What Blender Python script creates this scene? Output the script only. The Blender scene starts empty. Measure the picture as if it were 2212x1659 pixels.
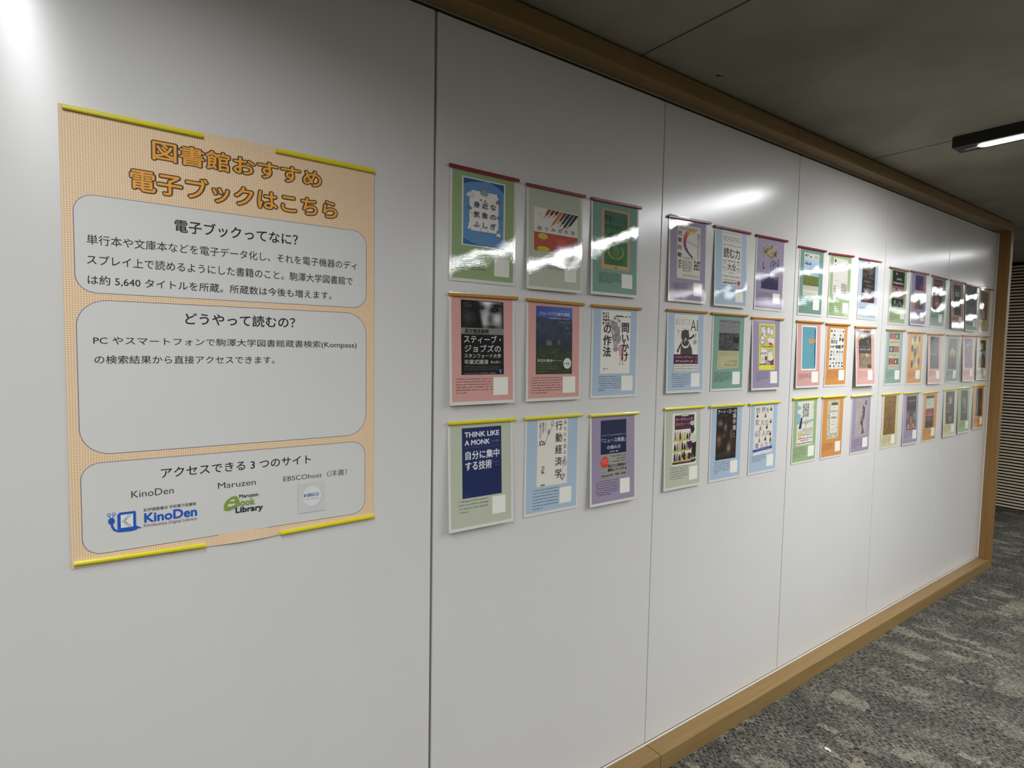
import bpy, bmesh, math, random
from mathutils import Matrix, Vector
R = random.Random(7)
sc = bpy.context.scene

# ---------------------------------------------------------------- camera
CAM = Vector((-0.73925, -1.36974, 1.51111))
cd = bpy.data.cameras.new('camera')
cd.sensor_width = 36.0
cd.sensor_fit = 'HORIZONTAL'
cd.lens = 1267.75 / 2212 * 36.0
cd.clip_start = 0.02
cam = bpy.data.objects.new('camera', cd)
sc.collection.objects.link(cam)
rt = (0.80932903, -0.58710068, 0.01730047)
up = (0.02204294, 0.05979433, 0.99796731)
fw = (0.58694176, 0.80730256, -0.06133471)
cam.matrix_world = Matrix(((rt[0], up[0], -fw[0], CAM[0]), (rt[1], up[1], -fw[1], CAM[1]),
                           (rt[2], up[2], -fw[2], CAM[2]), (0, 0, 0, 1)))
sc.camera = cam

# ---------------------------------------------------------------- world, exposure, lamp strength
w = bpy.data.worlds.new('world')
sc.world = w
w.use_nodes = True
w.node_tree.nodes['Background'].inputs[0].default_value = (0.8, 0.85, 0.9, 1)
w.node_tree.nodes['Background'].inputs[1].default_value = 0.05
sc.view_settings.view_transform = 'Standard'
sc.view_settings.look = 'None'
sc.view_settings.gamma = 1
sc.view_settings.use_curve_mapping = False
sc.view_settings.exposure = 0.15
LAMP = 80.0          # luminance of the opal strips
DOWN = 60.0          # watts of each lamp's lens-directed downward light
SPREAD = 158.0       # its beam angle, degrees
LAMP_COL = (0.975, 0.995, 1.02)
sc.cycles.max_bounces = 8
sc.cycles.diffuse_bounces = 5
sc.cycles.glossy_bounces = 3
sc.cycles.sample_clamp_indirect = 6.0
sc.cycles.use_denoising = True

# ---------------------------------------------------------------- materials
def lin(h):
    h = h.lstrip('#')
    o = []
    for i in (0, 2, 4):
        c = int(h[i:i + 2], 16) / 255
        o.append(c / 12.92 if c <= .04045 else ((c + .055) / 1.055) ** 2.4)
    return tuple(o)

def nodes(name):
    m = bpy.data.materials.new(name)
    m.use_nodes = True
    nt = m.node_tree
    return m, nt, nt.nodes['Principled BSDF']

def N(nt, t, **k):
    n = nt.nodes.new(t)
    for a, b in k.items():
        if a in n.inputs:
            n.inputs[a].default_value = b
        else:
            setattr(n, a, b)
    return n

def plain(name, col, rough=.5, spec=.5, coat=0, noise=0, nscale=40, bump=0, bscale=200, metal=0):
    m, nt, b = nodes(name)
    b.inputs['Roughness'].default_value = rough
    b.inputs['Specular IOR Level'].default_value = spec
    b.inputs['Coat Weight'].default_value = coat
    b.inputs['Metallic'].default_value = metal
    c = lin(col) if isinstance(col, str) else col
    b.inputs['Base Color'].default_value = (*c, 1)
    geo = N(nt, 'ShaderNodeNewGeometry')
    if noise:
        n = N(nt, 'ShaderNodeTexNoise', Scale=nscale, Detail=4)
        nt.links.new(geo.outputs['Position'], n.inputs['Vector'])
        mp = N(nt, 'ShaderNodeMapRange')
        mp.inputs['From Min'].default_value = .3
        mp.inputs['From Max'].default_value = .7
        mp.inputs['To Min'].default_value = 1 - noise
        mp.inputs['To Max'].default_value = 1 + noise
        nt.links.new(n.outputs[0], mp.inputs['Value'])
        mx = N(nt, 'ShaderNodeVectorMath', operation='SCALE')
        mx.inputs[0].default_value = c
        nt.links.new(mp.outputs[0], mx.inputs['Scale'])
        nt.links.new(mx.outputs[0], b.inputs['Base Color'])
    if bump:
        n = N(nt, 'ShaderNodeTexNoise', Scale=bscale, Detail=3)
        nt.links.new(geo.outputs['Position'], n.inputs['Vector'])
        bp = N(nt, 'ShaderNodeBump', Distance=bump)
        nt.links.new(n.outputs[0], bp.inputs['Height'])
        nt.links.new(bp.outputs[0], b.inputs['Normal'])
    return m

def print_mat(name, gloss):
    """printed paper: colour from the mesh's own print layer; laminated (gloss) or plain"""
    m, nt, b = nodes(name)
    at = N(nt, 'ShaderNodeVertexColor', layer_name='col')
    nt.links.new(at.outputs['Color'], b.inputs['Base Color'])
    geo = N(nt, 'ShaderNodeNewGeometry')
    if gloss:
        b.inputs['Roughness'].default_value = .6
        b.inputs['Specular IOR Level'].default_value = .2
        b.inputs['Coat Weight'].default_value = 1
        b.inputs['Coat Roughness'].default_value = .022
        b.inputs['Coat IOR'].default_value = 1.6
        n1 = N(nt, 'ShaderNodeTexNoise', noise_dimensions='4D', Scale=7.0, Detail=1.5, Distortion=.3)
        n1.inputs['W'].default_value = 2.0
        n2 = N(nt, 'ShaderNodeTexNoise', Scale=330.0, Detail=2)
        for n in (n1, n2):
            nt.links.new(geo.outputs['Position'], n.inputs['Vector'])
        b1 = N(nt, 'ShaderNodeBump', Distance=.0022)
        b2 = N(nt, 'ShaderNodeBump', Distance=.00005)
        nt.links.new(n1.outputs[0], b1.inputs['Height'])
        nt.links.new(n2.outputs[0], b2.inputs['Height'])
        nt.links.new(b1.outputs[0], b2.inputs['Normal'])
        nt.links.new(b2.outputs[0], b.inputs['Coat Normal'])
    else:
        b.inputs['Roughness'].default_value = .5
        b.inputs['Specular IOR Level'].default_value = .3
        n1 = N(nt, 'ShaderNodeTexNoise', Scale=9.0, Detail=1)
        nt.links.new(geo.outputs['Position'], n1.inputs['Vector'])
        b1 = N(nt, 'ShaderNodeBump', Distance=.002)
        nt.links.new(n1.outputs[0], b1.inputs['Height'])
        nt.links.new(b1.outputs[0], b.inputs['Normal'])
    return m

def weave_mat():
    """peach poster ground with its printed basket-weave pattern"""
    m, nt, b = nodes('peach_weave_print')
    b.inputs['Roughness'].default_value = .5
    b.inputs['Specular IOR Level'].default_value = .3
    geo = N(nt, 'ShaderNodeNewGeometry')
    sep = N(nt, 'ShaderNodeSeparateXYZ')
    nt.links.new(geo.outputs['Position'], sep.inputs[0])
    def M(op, a, b_=None):
        n = N(nt, 'ShaderNodeMath', operation=op)
        for i, v in enumerate((a, b_)):
            if v is None: continue
            if isinstance(v, (int, float)): n.inputs[i].default_value = v
            else: nt.links.new(v, n.inputs[i])
        return n.outputs[0]
    s = M('MULTIPLY', M('ADD', sep.outputs[0], sep.outputs[2]), 2 * math.pi / .0086)
    d = M('MULTIPLY', M('SUBTRACT', sep.outputs[0], sep.outputs[2]), 2 * math.pi / .0086)
    pr = M('MULTIPLY', M('SINE', s), M('SINE', d))
    f = M('ADD', M('MULTIPLY', pr, .75), .5)
    mx = N(nt, 'ShaderNodeMix', data_type='RGBA')
    mx.inputs[6].default_value = (*[c * PK for c in lin('#ba9f80')], 1)
    mx.inputs[7].default_value = (*[c * PK for c in lin('#d8be9c')], 1)
    nt.links.new(f, mx.inputs[0])
    mx.clamp_factor = True
    nt.links.new(mx.outputs[2], b.inputs['Base Color'])
    return m

def wood_mat(name, c1, c2, axis):
    m, nt, b = nodes(name)
    b.inputs['Roughness'].default_value = .45
    b.inputs['Specular IOR Level'].default_value = .35
    geo = N(nt, 'ShaderNodeNewGeometry')
    mp = N(nt, 'ShaderNodeMapping')
    sc_ = [60, 60, 60]
    sc_[axis] = 2.2
    mp.inputs['Scale'].default_value = sc_
    nt.links.new(geo.outputs['Position'], mp.inputs['Vector'])
    n = N(nt, 'ShaderNodeTexNoise', Scale=1.0, Detail=6, Distortion=.6)
    nt.links.new(mp.outputs[0], n.inputs['Vector'])
    cr = N(nt, 'ShaderNodeValToRGB')
    cr.color_ramp.elements[0].position = .3
    cr.color_ramp.elements[1].position = .7
    cr.color_ramp.elements[0].color = (*lin(c1), 1)
    cr.color_ramp.elements[1].color = (*lin(c2), 1)
    nt.links.new(n.outputs[0], cr.inputs[0])
    nt.links.new(cr.outputs[0], b.inputs['Base Color'])
    return m

def carpet_mat():
    m, nt, b = nodes('carpet_grey_streaked')
    b.inputs['Roughness'].default_value = .95
    b.inputs['Specular IOR Level'].default_value = .1
    geo = N(nt, 'ShaderNodeNewGeometry')
    def noise(scale, sx, sy, det=4, dist=0., off=0):
        mp = N(nt, 'ShaderNodeMapping')
        mp.inputs['Scale'].default_value = (sx, sy, 1)
        mp.inputs['Location'].default_value = (off, off * .7, 0)
        nt.links.new(geo.outputs['Position'], mp.inputs['Vector'])
        n = N(nt, 'ShaderNodeTexNoise', Scale=scale, Detail=det, Distortion=dist)
        nt.links.new(mp.outputs[0], n.inputs['Vector'])
        return n.outputs[0]
    def ramp(src, stops):
        cr = N(nt, 'ShaderNodeValToRGB')
        e = cr.color_ramp.elements
        while len(e) < len(stops): e.new(.5)
        for el, (p, c) in zip(e, stops):
            el.position = p
            el.color = (*lin(c), 1) if isinstance(c, str) else (c, c, c, 1)
        nt.links.new(src, cr.inputs[0])
        return cr.outputs[0]
    # streaky pile: short dashes that run away from the wall, in dark, mid and light yarns
    streak = ramp(noise(1, 230, 62, 4, .6), [(.41, '#242421'), (.49, '#53514a'), (.58, '#7d7a6e')])
    big = ramp(noise(1, 6.5, 3.6, 3, .3, 5), [(.36, .72), (.64, 1.18)])
    m1 = N(nt, 'ShaderNodeMix', data_type='RGBA', blend_type='MULTIPLY')
    m1.inputs[0].default_value = 1
    nt.links.new(streak, m1.inputs[6])
    nt.links.new(big, m1.inputs[7])
    prev = m1.outputs[2]
    # woven blocks with straight sides: some a shade darker, some of pale yarn
    def blocks(sx, sy, off, lo, hi, amount, col, wob):
        mp = N(nt, 'ShaderNodeMapping')
        mp.inputs['Scale'].default_value = (sx, sy, 1)
        mp.inputs['Location'].default_value = (off, off * 1.7, 0)
        nt.links.new(geo.outputs['Position'], mp.inputs['Vector'])
        wn = N(nt, 'ShaderNodeTexNoise', Scale=55.0, Detail=2)
        nt.links.new(geo.outputs['Position'], wn.inputs['Vector'])
        ws = N(nt, 'ShaderNodeVectorMath', operation='SCALE')
        nt.links.new(wn.outputs['Color'], ws.inputs[0])
        ws.inputs['Scale'].default_value = wob
        ad = N(nt, 'ShaderNodeVectorMath', operation='ADD')
        nt.links.new(mp.outputs[0], ad.inputs[0]); nt.links.new(ws.outputs[0], ad.inputs[1])
        vo = N(nt, 'ShaderNodeTexVoronoi', distance='CHEBYCHEV', Scale=1.0, Randomness=.55)
        nt.links.new(ad.outputs[0], vo.inputs['Vector'])
        sp = N(nt, 'ShaderNodeSeparateColor')
        nt.links.new(vo.outputs['Color'], sp.inputs[0])
        pick = ramp(sp.outputs[0], [(lo, 0.0), (hi, amount)])
        fine = ramp(noise(1, 230, 80, 4, .4, off + 9), [(.45, .0), (.54, 1.0)])
        mm = N(nt, 'ShaderNodeMath', operation='MULTIPLY')
        nt.links.new(pick, mm.inputs[0]); nt.links.new(fine, mm.inputs[1])
        m2 = N(nt, 'ShaderNodeMix', data_type='RGBA')
        nt.links.new(mm.outputs[0], m2.inputs[0])
        nt.links.new(prev, m2.inputs[6])
        m2.inputs[7].default_value = (*lin(col), 1)
        return m2.outputs[2]
    prev = blocks(7, 4.5, 2.3, .40, .95, .6, '#353531', .14)
    prev = blocks(12, 8.5, 6.1, .80, 1.0, .9, '#9b9483', .16)
    prev = blocks(30, 13, 11.7, .86, 1.0, .85, '#a29b8a', .22)
    nt.links.new(prev, b.inputs['Base Color'])
    bn = noise(1, 420, 260, 2)
    bp = N(nt, 'ShaderNodeBump', Distance=.003)
    nt.links.new(bn, bp.inputs['Height'])
    nt.links.new(bp.outputs[0], b.inputs['Normal'])
    return m

def emit(name, col, s):
    m = bpy.data.materials.new(name)
    m.use_nodes = True
    nt = m.node_tree
    nt.nodes.clear()
    e = N(nt, 'ShaderNodeEmission')
    e.inputs[0].default_value = (*col, 1)
    e.inputs[1].default_value = s
    o = N(nt, 'ShaderNodeOutputMaterial')
    nt.links.new(e.outputs[0], o.inputs[0])
    return m

PK = 1.45                       # print colours as seen under the room's light -> paper reflectance
M_PANEL = plain('white_steel_panel', '#dedcd8', rough=.215, spec=.5, noise=.012, nscale=3, bump=.00002, bscale=900)
M_BACK = plain('dark_gap', '#1c1b1a', rough=.8)
M_ALU = plain('satin_aluminium', '#9a9994', rough=.35, metal=.6)
M_WHITE_TRIM = plain('white_trim', '#e4e2dc', rough=.4)
M_WOODX = wood_mat('oak_along_wall', '#82683f', '#92764a', 0)
M_WOODZ = wood_mat('oak_upright', '#856437', '#967240', 2)
M_CEIL = plain('grey_ceiling_board', '#8f8b80', rough=.9, spec=.1, noise=.2, nscale=2.2, bump=.0006, bscale=60)
M_SLAT = wood_mat('slat_oak', '#f0dfc0', '#f8ead0', 1)
M_CARPET = carpet_mat()
M_PLASTER = plain('plaster_wall', '#b9b6ae', rough=.8, spec=.2, noise=.03, nscale=2)
M_HOUSE = plain('black_lamp_housing', '#1d1c18', rough=.5)
M_DIFF = emit('lit_tube', LAMP_COL, LAMP)
M_BAR = {'red': plain('red_magnet_bar', '#8f1a2d', rough=.25, coat=.4),
         'orange': plain('orange_magnet_bar', '#c08618', rough=.28, coat=.4),
         'yellow': plain('yellow_magnet_bar', '#e6da1e', rough=.3, coat=.4)}
M_LAM = print_mat('laminated_print', True)
M_PRINT = print_mat('matt_print', False)
M_WEAVE = weave_mat()

# ---------------------------------------------------------------- mesh helpers
COL = sc.collection
def link(name, me, mat, parent=None, loc=None):
    o = bpy.data.objects.new(name, me)
    if mat and not me.materials:
        me.materials.append(mat)
    COL.objects.link(o)
    if parent: o.parent = parent
    if loc: o.location = loc
    return o

def box_mesh(name, x0, y0, z0, x1, y1, z1, bev=0, seg=1):
    bm = bmesh.new()
    bmesh.ops.create_cube(bm, size=1)
    for v in bm.verts:
        v.co = Vector(((x0 + x1) / 2 + v.co.x * (x1 - x0), (y0 + y1) / 2 + v.co.y * (y1 - y0), (z0 + z1) / 2 + v.co.z * (z1 - z0)))
    if bev:
        bmesh.ops.bevel(bm, geom=bm.edges[:], offset=bev, segments=seg, affect='EDGES')
    me = bpy.data.meshes.new(name)
    bm.to_mesh(me)
    bm.free()
    return me

def box(name, mat, b, parent=None, bev=0, seg=1):
    return link(name, box_mesh(name, *b, bev=bev, seg=seg), mat, parent)

def empty(name, loc=(0, 0, 0)):
    o = bpy.data.objects.new(name, None)
    o.empty_display_size = .05
    COL.objects.link(o)
    o.location = loc
    return o

def tag(o, label=None, cat=None, group=None, kind=None):
    if label:
        assert 4 <= len(label.split()) <= 16, label
        o['label'] = label
    if cat: o['category'] = cat
    if group: o['group'] = group
    if kind: o['kind'] = kind
    return o

# ---------------------------------------------------------------- lettering
_gc = {}
def glyphs(s, off=0., shear=0., n=6):
    k = (s, off, shear)
    if k in _gc: return _gc[k]
    if off > 0:                            # heavier strokes: the same outlines laid round a small circle
        v0, f0 = glyphs(s, 0., shear)
        n = 14 if off > .04 else 8 if off > .018 else 5
        V = list(v0); F = list(f0)
        for i in range(n):
            a = 2 * math.pi * (i + .25) / n
            m = len(V)
            V += [(v[0] + off * math.cos(a), v[1] + off * math.sin(a), i + 1) for v in v0]
            F += [tuple(m + j for j in f) for f in f0]
        _gc[k] = (V, F)
        return _gc[k]
    cu = bpy.data.curves.new('t', 'FONT')
    cu.body = s
    cu.size = 1
    cu.offset = min(0., off)
    cu.shear = shear
    cu.resolution_u = 3
    cu.dimensions = '2D'
    cu.fill_mode = 'FRONT'
    ob = bpy.data.objects.new('t', cu)
    me = bpy.data.meshes.new_from_object(ob)
    vs = [(v.co.x, v.co.y, 0) for v in me.vertices]
    fs = [tuple(p.vertices) for p in me.polygons]
    bpy.data.objects.remove(ob)
    bpy.data.curves.remove(cu)
    bpy.data.meshes.remove(me)
    _gc[k] = (vs, fs)
    return _gc[k]

def bbox(vs):
    xs = [v[0] for v in vs]; ys = [v[1] for v in vs]
    return min(xs), min(ys), max(xs), max(ys)
_b = bbox(glyphs('国')[0])
EMX, EMY, EMS = (_b[0] + _b[2]) / 2, (_b[1] + _b[3]) / 2, max(_b[2] - _b[0], _b[3] - _b[1]) / .90

class Art:
    """flat print in millimetres, x to the right, y down from the sheet's top left; every call lies a hair above the last"""
    def __init__(s, h=.5, k=PK):
        s.v = []; s.f = []; s.c = []; s.h = h; s.k = k; s.T = (0, 0, 1, 1)
    def frame(s, r):                       # following calls use 0..100 inside this rectangle
        s.T = (r[0], r[1], (r[2] - r[0]) / 100, (r[3] - r[1]) / 100)
        return s
    def col(s, c):
        if isinstance(c, str): c = lin(c)
        return tuple(min(.92, x * s.k) for x in c)
    def add(s, pts, faces, c, percol=False):
        x, y, sx, sy = s.T
        n = len(s.v)
        s.h += .025
        s.v += [((x + p[0] * sx) / 1000, -(s.h + (p[2] * .008 if len(p) > 2 else 0)) / 1000, -(y + p[1] * sy) / 1000) for p in pts]
        if len(pts[0]) > 2: s.h += .008 * max(p[2] for p in pts)
        cc = [s.col(q) for q in c] if percol else s.col(c)
        for f in faces:
            s.f.append([n + i for i in f])
            s.c += [cc[i] for i in f] if percol else [cc] * len(f)
        return s
    def rect(s, x0, y0, x1, y1, c):
        return s.add([(x0, y0), (x0, y1), (x1, y1), (x1, y0)], [(0, 1, 2, 3)], c)
    def poly(s, pts, c):
        a = sum(pts[i][0] * pts[(i + 1) % len(pts)][1] - pts[(i + 1) % len(pts)][0] * pts[i][1] for i in range(len(pts)))
        if a > 0: pts = pts[::-1]
        return s.add(pts, [tuple(range(len(pts)))], c)
    def ell(s, cx, cy, rx, ry, c, n=20, rot=0.):
        P = []
        for i in range(n):
            t = -2 * math.pi * i / n
            a, b = rx * math.cos(t), ry * math.sin(t)
            P.append((cx + a * math.cos(rot) - b * math.sin(rot), cy + a * math.sin(rot) + b * math.cos(rot)))
        return s.add(P, [tuple(range(n))], c)
    def line(s, pts, w, c, w2=None):
        P = []; F = []
        x, y, sx, sy = s.T
        n = len(pts)
        for i, p in enumerate(pts):
            a = pts[max(0, i - 1)]; b = pts[min(n - 1, i + 1)]
            dx, dy = (b[0] - a[0]) * sx, (b[1] - a[1]) * sy
            L = math.hypot(dx, dy) or 1
            ww = w if w2 is None else w + (w2 - w) * i / (n - 1)
            ox, oy = -dy / L * ww / 2 / sx, dx / L * ww / 2 / sy
            P += [(p[0] + ox, p[1] + oy), (p[0] - ox, p[1] - oy)]
        for i in range(n - 1):
            F.append((2 * i, 2 * i + 2, 2 * i + 3, 2 * i + 1)[::-1])
        return s.add(P, F, c)
    def arc(s, cx, cy, rx, ry, a0, a1, w, c, n=14):
        return s.line([(cx + rx * math.cos(math.radians(a0 + (a1 - a0) * i / n)), cy + ry * math.sin(math.radians(a0 + (a1 - a0) * i / n))) for i in range(n + 1)], w, c)
    def text(s, t, x0, y0, x1, y1, c, off=0., shear=0., rot=False):
        vs, fs = glyphs(t, off, shear)
        a, b, d, e = bbox(vs)
        if rot:    # reads downwards
            P = [(x0 + (v[1] - b) / (e - b) * (x1 - x0), y0 + (v[0] - a) / (d - a) * (y1 - y0), v[2]) for v in vs]
        else:
            P = [(x0 + (v[0] - a) / (d - a) * (x1 - x0), y1 - (v[1] - b) / (e - b) * (y1 - y0), v[2]) for v in vs]
        return s.add(P, fs, c)
    def chars(s, t, cells, size, c, off=0.):
        """one glyph per cell centre, size = (width, height) of the em"""
        P = []; F = []
        for ch, (cx, cy) in zip(t, cells):
            if ch == ' ': continue
            vs, fs = glyphs(ch, off)
            n = len(P)
            for v in vs:
                dx, dy = (v[0] - EMX) / EMS, (v[1] - EMY) / EMS
                if ch in 'ー―' and len(cells) > 1 and cells[0][0] == cells[1][0]: dx, dy = dy, dx
                P.append((cx + dx * size[0], cy - dy * size[1], v[2]))
            F += [tuple(n + i for i in f) for f in fs]
        return s.add(P, F, c)
    def vtext(s, t, x0, y0, x1, y1, c, off=0.):
        h = (y1 - y0) / len(t)
        return s.chars(t, [((x0 + x1) / 2, y0 + h * (i + .5)) for i in range(len(t))], (x1 - x0, h), c, off)
    def htext(s, t, x0, y0, x1, y1, c, off=0.):
        h = (x1 - x0) / len(t)
        return s.chars(t, [(x0 + h * (i + .5), (y0 + y1) / 2) for i in range(len(t))], (h, y1 - y0), c, off)
    def marks(s, x0, y0, x1, y1, c, rows=1, cw=None, fill=.9, bold=1., last=1., seed=1, vert=False, latin=False):
        """lettering too small to read in the photograph: rows of broken strokes"""
        r = random.Random(seed * 7919 + int(x0 * 13 + y0 * 7))
        x, y, sx, sy = s.T
        P = []; F = []
        def q(a, b, d, e):
            n = len(P)
            P.extend([(a, b), (a, e), (d, e), (d, b)]); F.append((n, n + 1, n + 2, n + 3))
        if vert:
            W = (x1 - x0) / rows; ch = (W * sx if cw is None else cw) / sy
            for i in range(rows):
                a = x1 - (i + 1) * W + W * .12; b = y0
                while b < y1 - ch * .5:
                    for _ in range(3):
                        if r.random() < .5: q(a, b + r.random() * ch * .7, a + W * .76, b + r.random() * 0 + ch * .1 + ch * .16 * bold + r.random() * ch * .5)
                        else:
                            t = a + r.random() * W * .55; q(t, b, t + W * .16 * bold, b + ch * .85)
                    b += ch
            return s.add(P, F, c)
        H = (y1 - y0) / rows; gh = H * (fill if rows == 1 else .62)
        cwn = (gh * sy * (.6 if latin else 1.) if cw is None else cw) / sx
        for i in range(rows):
            yy = y0 + i * H; xe = x1 if i < rows - 1 else x0 + (x1 - x0) * last
            a = x0
            while a < xe - cwn * .6:
                if r.random() < .06: a += cwn * .8; continue
                k = r.randint(2, 3)
                for _ in range(k):
                    if r.random() < .5:
                        t = yy + r.random() * gh * .8; q(a + cwn * .05, t, a + cwn * .88, t + gh * .17 * bold)
                    else:
                        t = a + r.random() * cwn * .7; u = yy + r.random() * gh * .3; q(t, u, t + cwn * .17 * bold, min(yy + gh, u + gh * .8))
                a += cwn
        if not P: return s
        return s.add(P, F, c)
    def raster(s, x0, y0, x1, y1, nx, ny, fn, hard=False):
        P = []; C = []; F = []
        if hard:
            for j in range(ny):
                for i in range(nx):
                    n = len(P)
                    a, b = x0 + (x1 - x0) * i / nx, y0 + (y1 - y0) * j / ny
                    d, e = x0 + (x1 - x0) * (i + 1) / nx, y0 + (y1 - y0) * (j + 1) / ny
                    P += [(a, b), (a, e), (d, e), (d, b)]; C += [fn((i + .5) / nx, (j + .5) / ny)] * 4
                    F.append((n, n + 1, n + 2, n + 3))
        else:
            for j in range(ny + 1):
                for i in range(nx + 1):
                    u, v = i / nx, j / ny
                    P.append((x0 + (x1 - x0) * u, y0 + (y1 - y0) * v)); C.append(fn(u, v))
            for j in range(ny):
                for i in range(nx):
                    n = j * (nx + 1) + i
                    F.append((n, n + nx + 1, n + nx + 2, n + 1))
        return s.add(P, F, C, True)
    def build(s, name, parent, mat):
        me = bpy.data.meshes.new(name)
        me.from_pydata(s.v, [], s.f)
        ca = me.color_attributes.new('col', 'FLOAT_COLOR', 'CORNER')
        flat = []
        for c in s.c: flat += [c[0], c[1], c[2], 1.0]
        ca.data.foreach_set('color', flat)
        me.materials.append(mat)
        return link(name, me, mat, parent)

def mix(a, b, t):
    t = max(0., min(1., t))
    a = lin(a) if isinstance(a, str) else a
    b = lin(b) if isinstance(b, str) else b
    return tuple(p + (q - p) * t for p, q in zip(a, b))
def sm(a, b, x):
    t = max(0., min(1., (x - a) / (b - a)))
    return t * t * (3 - 2 * t)
def blob(u, v, cx, cy, rx, ry):
    return math.exp(-((u - cx) / rx) ** 2 - ((v - cy) / ry) ** 2)
from mathutils import noise as MN
def nz(u, v, s=6, o=0):
    return MN.noise(Vector((u * s + o, v * s * 1.4 + o * 2.3, o))) + .5 * MN.noise(Vector((u * s * 2.3 + o, v * s * 3, o + 5)))

# ---------------------------------------------------------------- the room
ZT, ZB = 2.374, 0.066           # clear opening of the oak frame, top and bottom
XE = 4.430
CEIL = 2.434
W = 0.8853
floor = box('floor', M_CARPET, (-6, -8, -.05, 12.5, 3, 0))
tag(floor, kind='structure')
# ceiling boards with open joints
ceil = empty('ceiling', (0, 0, CEIL)); tag(ceil, kind='structure')
xj = [-6.0, -4.02, -2.45, -.875, .694, 2.300, 3.855, 5.44, 7.02, 8.6, 10.2, 12.5]
for a, b in zip(xj[:-1], xj[1:]):
    box('ceiling_board', M_CEIL, (a + .0045, -8, 0, b - .0045, 3, .02), ceil)
box('void', M_BACK, (-6, -8, .03, 12.5, 3, .05), ceil)
st = bmesh.new()
for cx, cy, rx, ry, n in ((0, 0, .012, .0055, 9), (.013, -.006, .007, .004, 7)):
    st.faces.new([st.verts.new((cx + rx * math.cos(t * 6.283 / n) * (1 + .3 * math.sin(t * 3)), cy + ry * math.sin(t * 6.283 / n), -.0005)) for t in range(n)])
me = bpy.data.meshes.new('stain'); st.to_mesh(me); st.free()
link('stain', me, plain('ceiling_stain', '#3a352b', rough=.9), ceil, (.996, -.126, 0))
# the white panelled wall
wf = empty('wall_front', (0, 0, 0)); tag(wf, kind='structure')
box('backing', M_BACK, (-2.75, .020, 0, XE + .05, .12, CEIL - .008), wf)
for i in range(-3, 5):
    a = i * W; b = a + W if i < 4 else XE - .006
    g0 = .0035 if i == 0 else .0013
    g1 = .0035 if i == -1 else .0013
    box('wall_panel', M_PANEL, (a + g0, 0, ZB + .0105, b - g1, .016, ZT - .013), wf, bev=.0012, seg=2)
box('joint_channel', M_ALU, (-.0012, .004, ZB + .01, .0034, .018, ZT - .012), wf)
# thin white and grey beads between panels and frame
t1 = box('trim_1', M_WHITE_TRIM, (-2.7, -.001, ZB, XE, .003, ZB + .0062), bev=.0006); tag(t1, kind='structure')
t2 = box('trim_2', M_ALU, (-2.7, -.004, ZT - .0075, XE, .003, ZT), bev=.0006); tag(t2, kind='structure')
t3 = box('trim_3', M_WHITE_TRIM, (XE - .004, -.004, ZB, XE, .018, ZT), bev=.0008); tag(t3, kind='structure')
# oak frame
D = .068
fr = empty('trim_4', (0, 0, 0)); tag(fr, kind='structure')
box('bottom_rail', M_WOODX, (-2.75, -D, 0, .8935, .11, ZB), fr, bev=.0015, seg=2)
box('bottom_rail', M_WOODX, (.8945, -D, 0, XE + .055, .11, ZB), fr, bev=.0015, seg=2)
box('top_rail', M_WOODX, (-2.75, -D, ZT, 1.62, .11, CEIL - .009), fr, bev=.0015, seg=2)
box('top_rail', M_WOODX, (1.621, -D, ZT, XE + .055, .11, CEIL - .009), fr, bev=.0015, seg=2)
box('end_post', M_WOODZ, (XE, -D, ZB, XE + .055, .11, ZT), fr, bev=.0015, seg=2)
# slatted wall at the end of the corridor
BX = 6.66
wb = empty('wall_back', (BX, 0, 0)); tag(wb, kind='structure')
box('backing', plain('black_backing', '#040404', rough=1, spec=0), (.0145, 0, 0, .12, 3, CEIL), wb)
pitch = 2.434 / 80
sl = box_mesh('slat', 0, 0, 0, .014, 3, .0168, bev=.001)
for i in range(80):
    if i * pitch + .030 > CEIL - .006: continue
    link('slat', sl, M_SLAT, wb, (0, 0, .011 + i * pitch))
# the other sides of the room
for n, b in (('wall_left', (-6.1, -8, 0, -6, 3, CEIL)), ('wall_right', (12.5, -8, 0, 12.6, 3, CEIL)),
             ('wall_rear', (-6.1, -8.1, 0, 12.6, -8, CEIL)), ('wall_far', (-6.1, 3, 0, 12.6, 3.1, CEIL))):
    tag(box(n, M_PLASTER, b), kind='structure')

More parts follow.
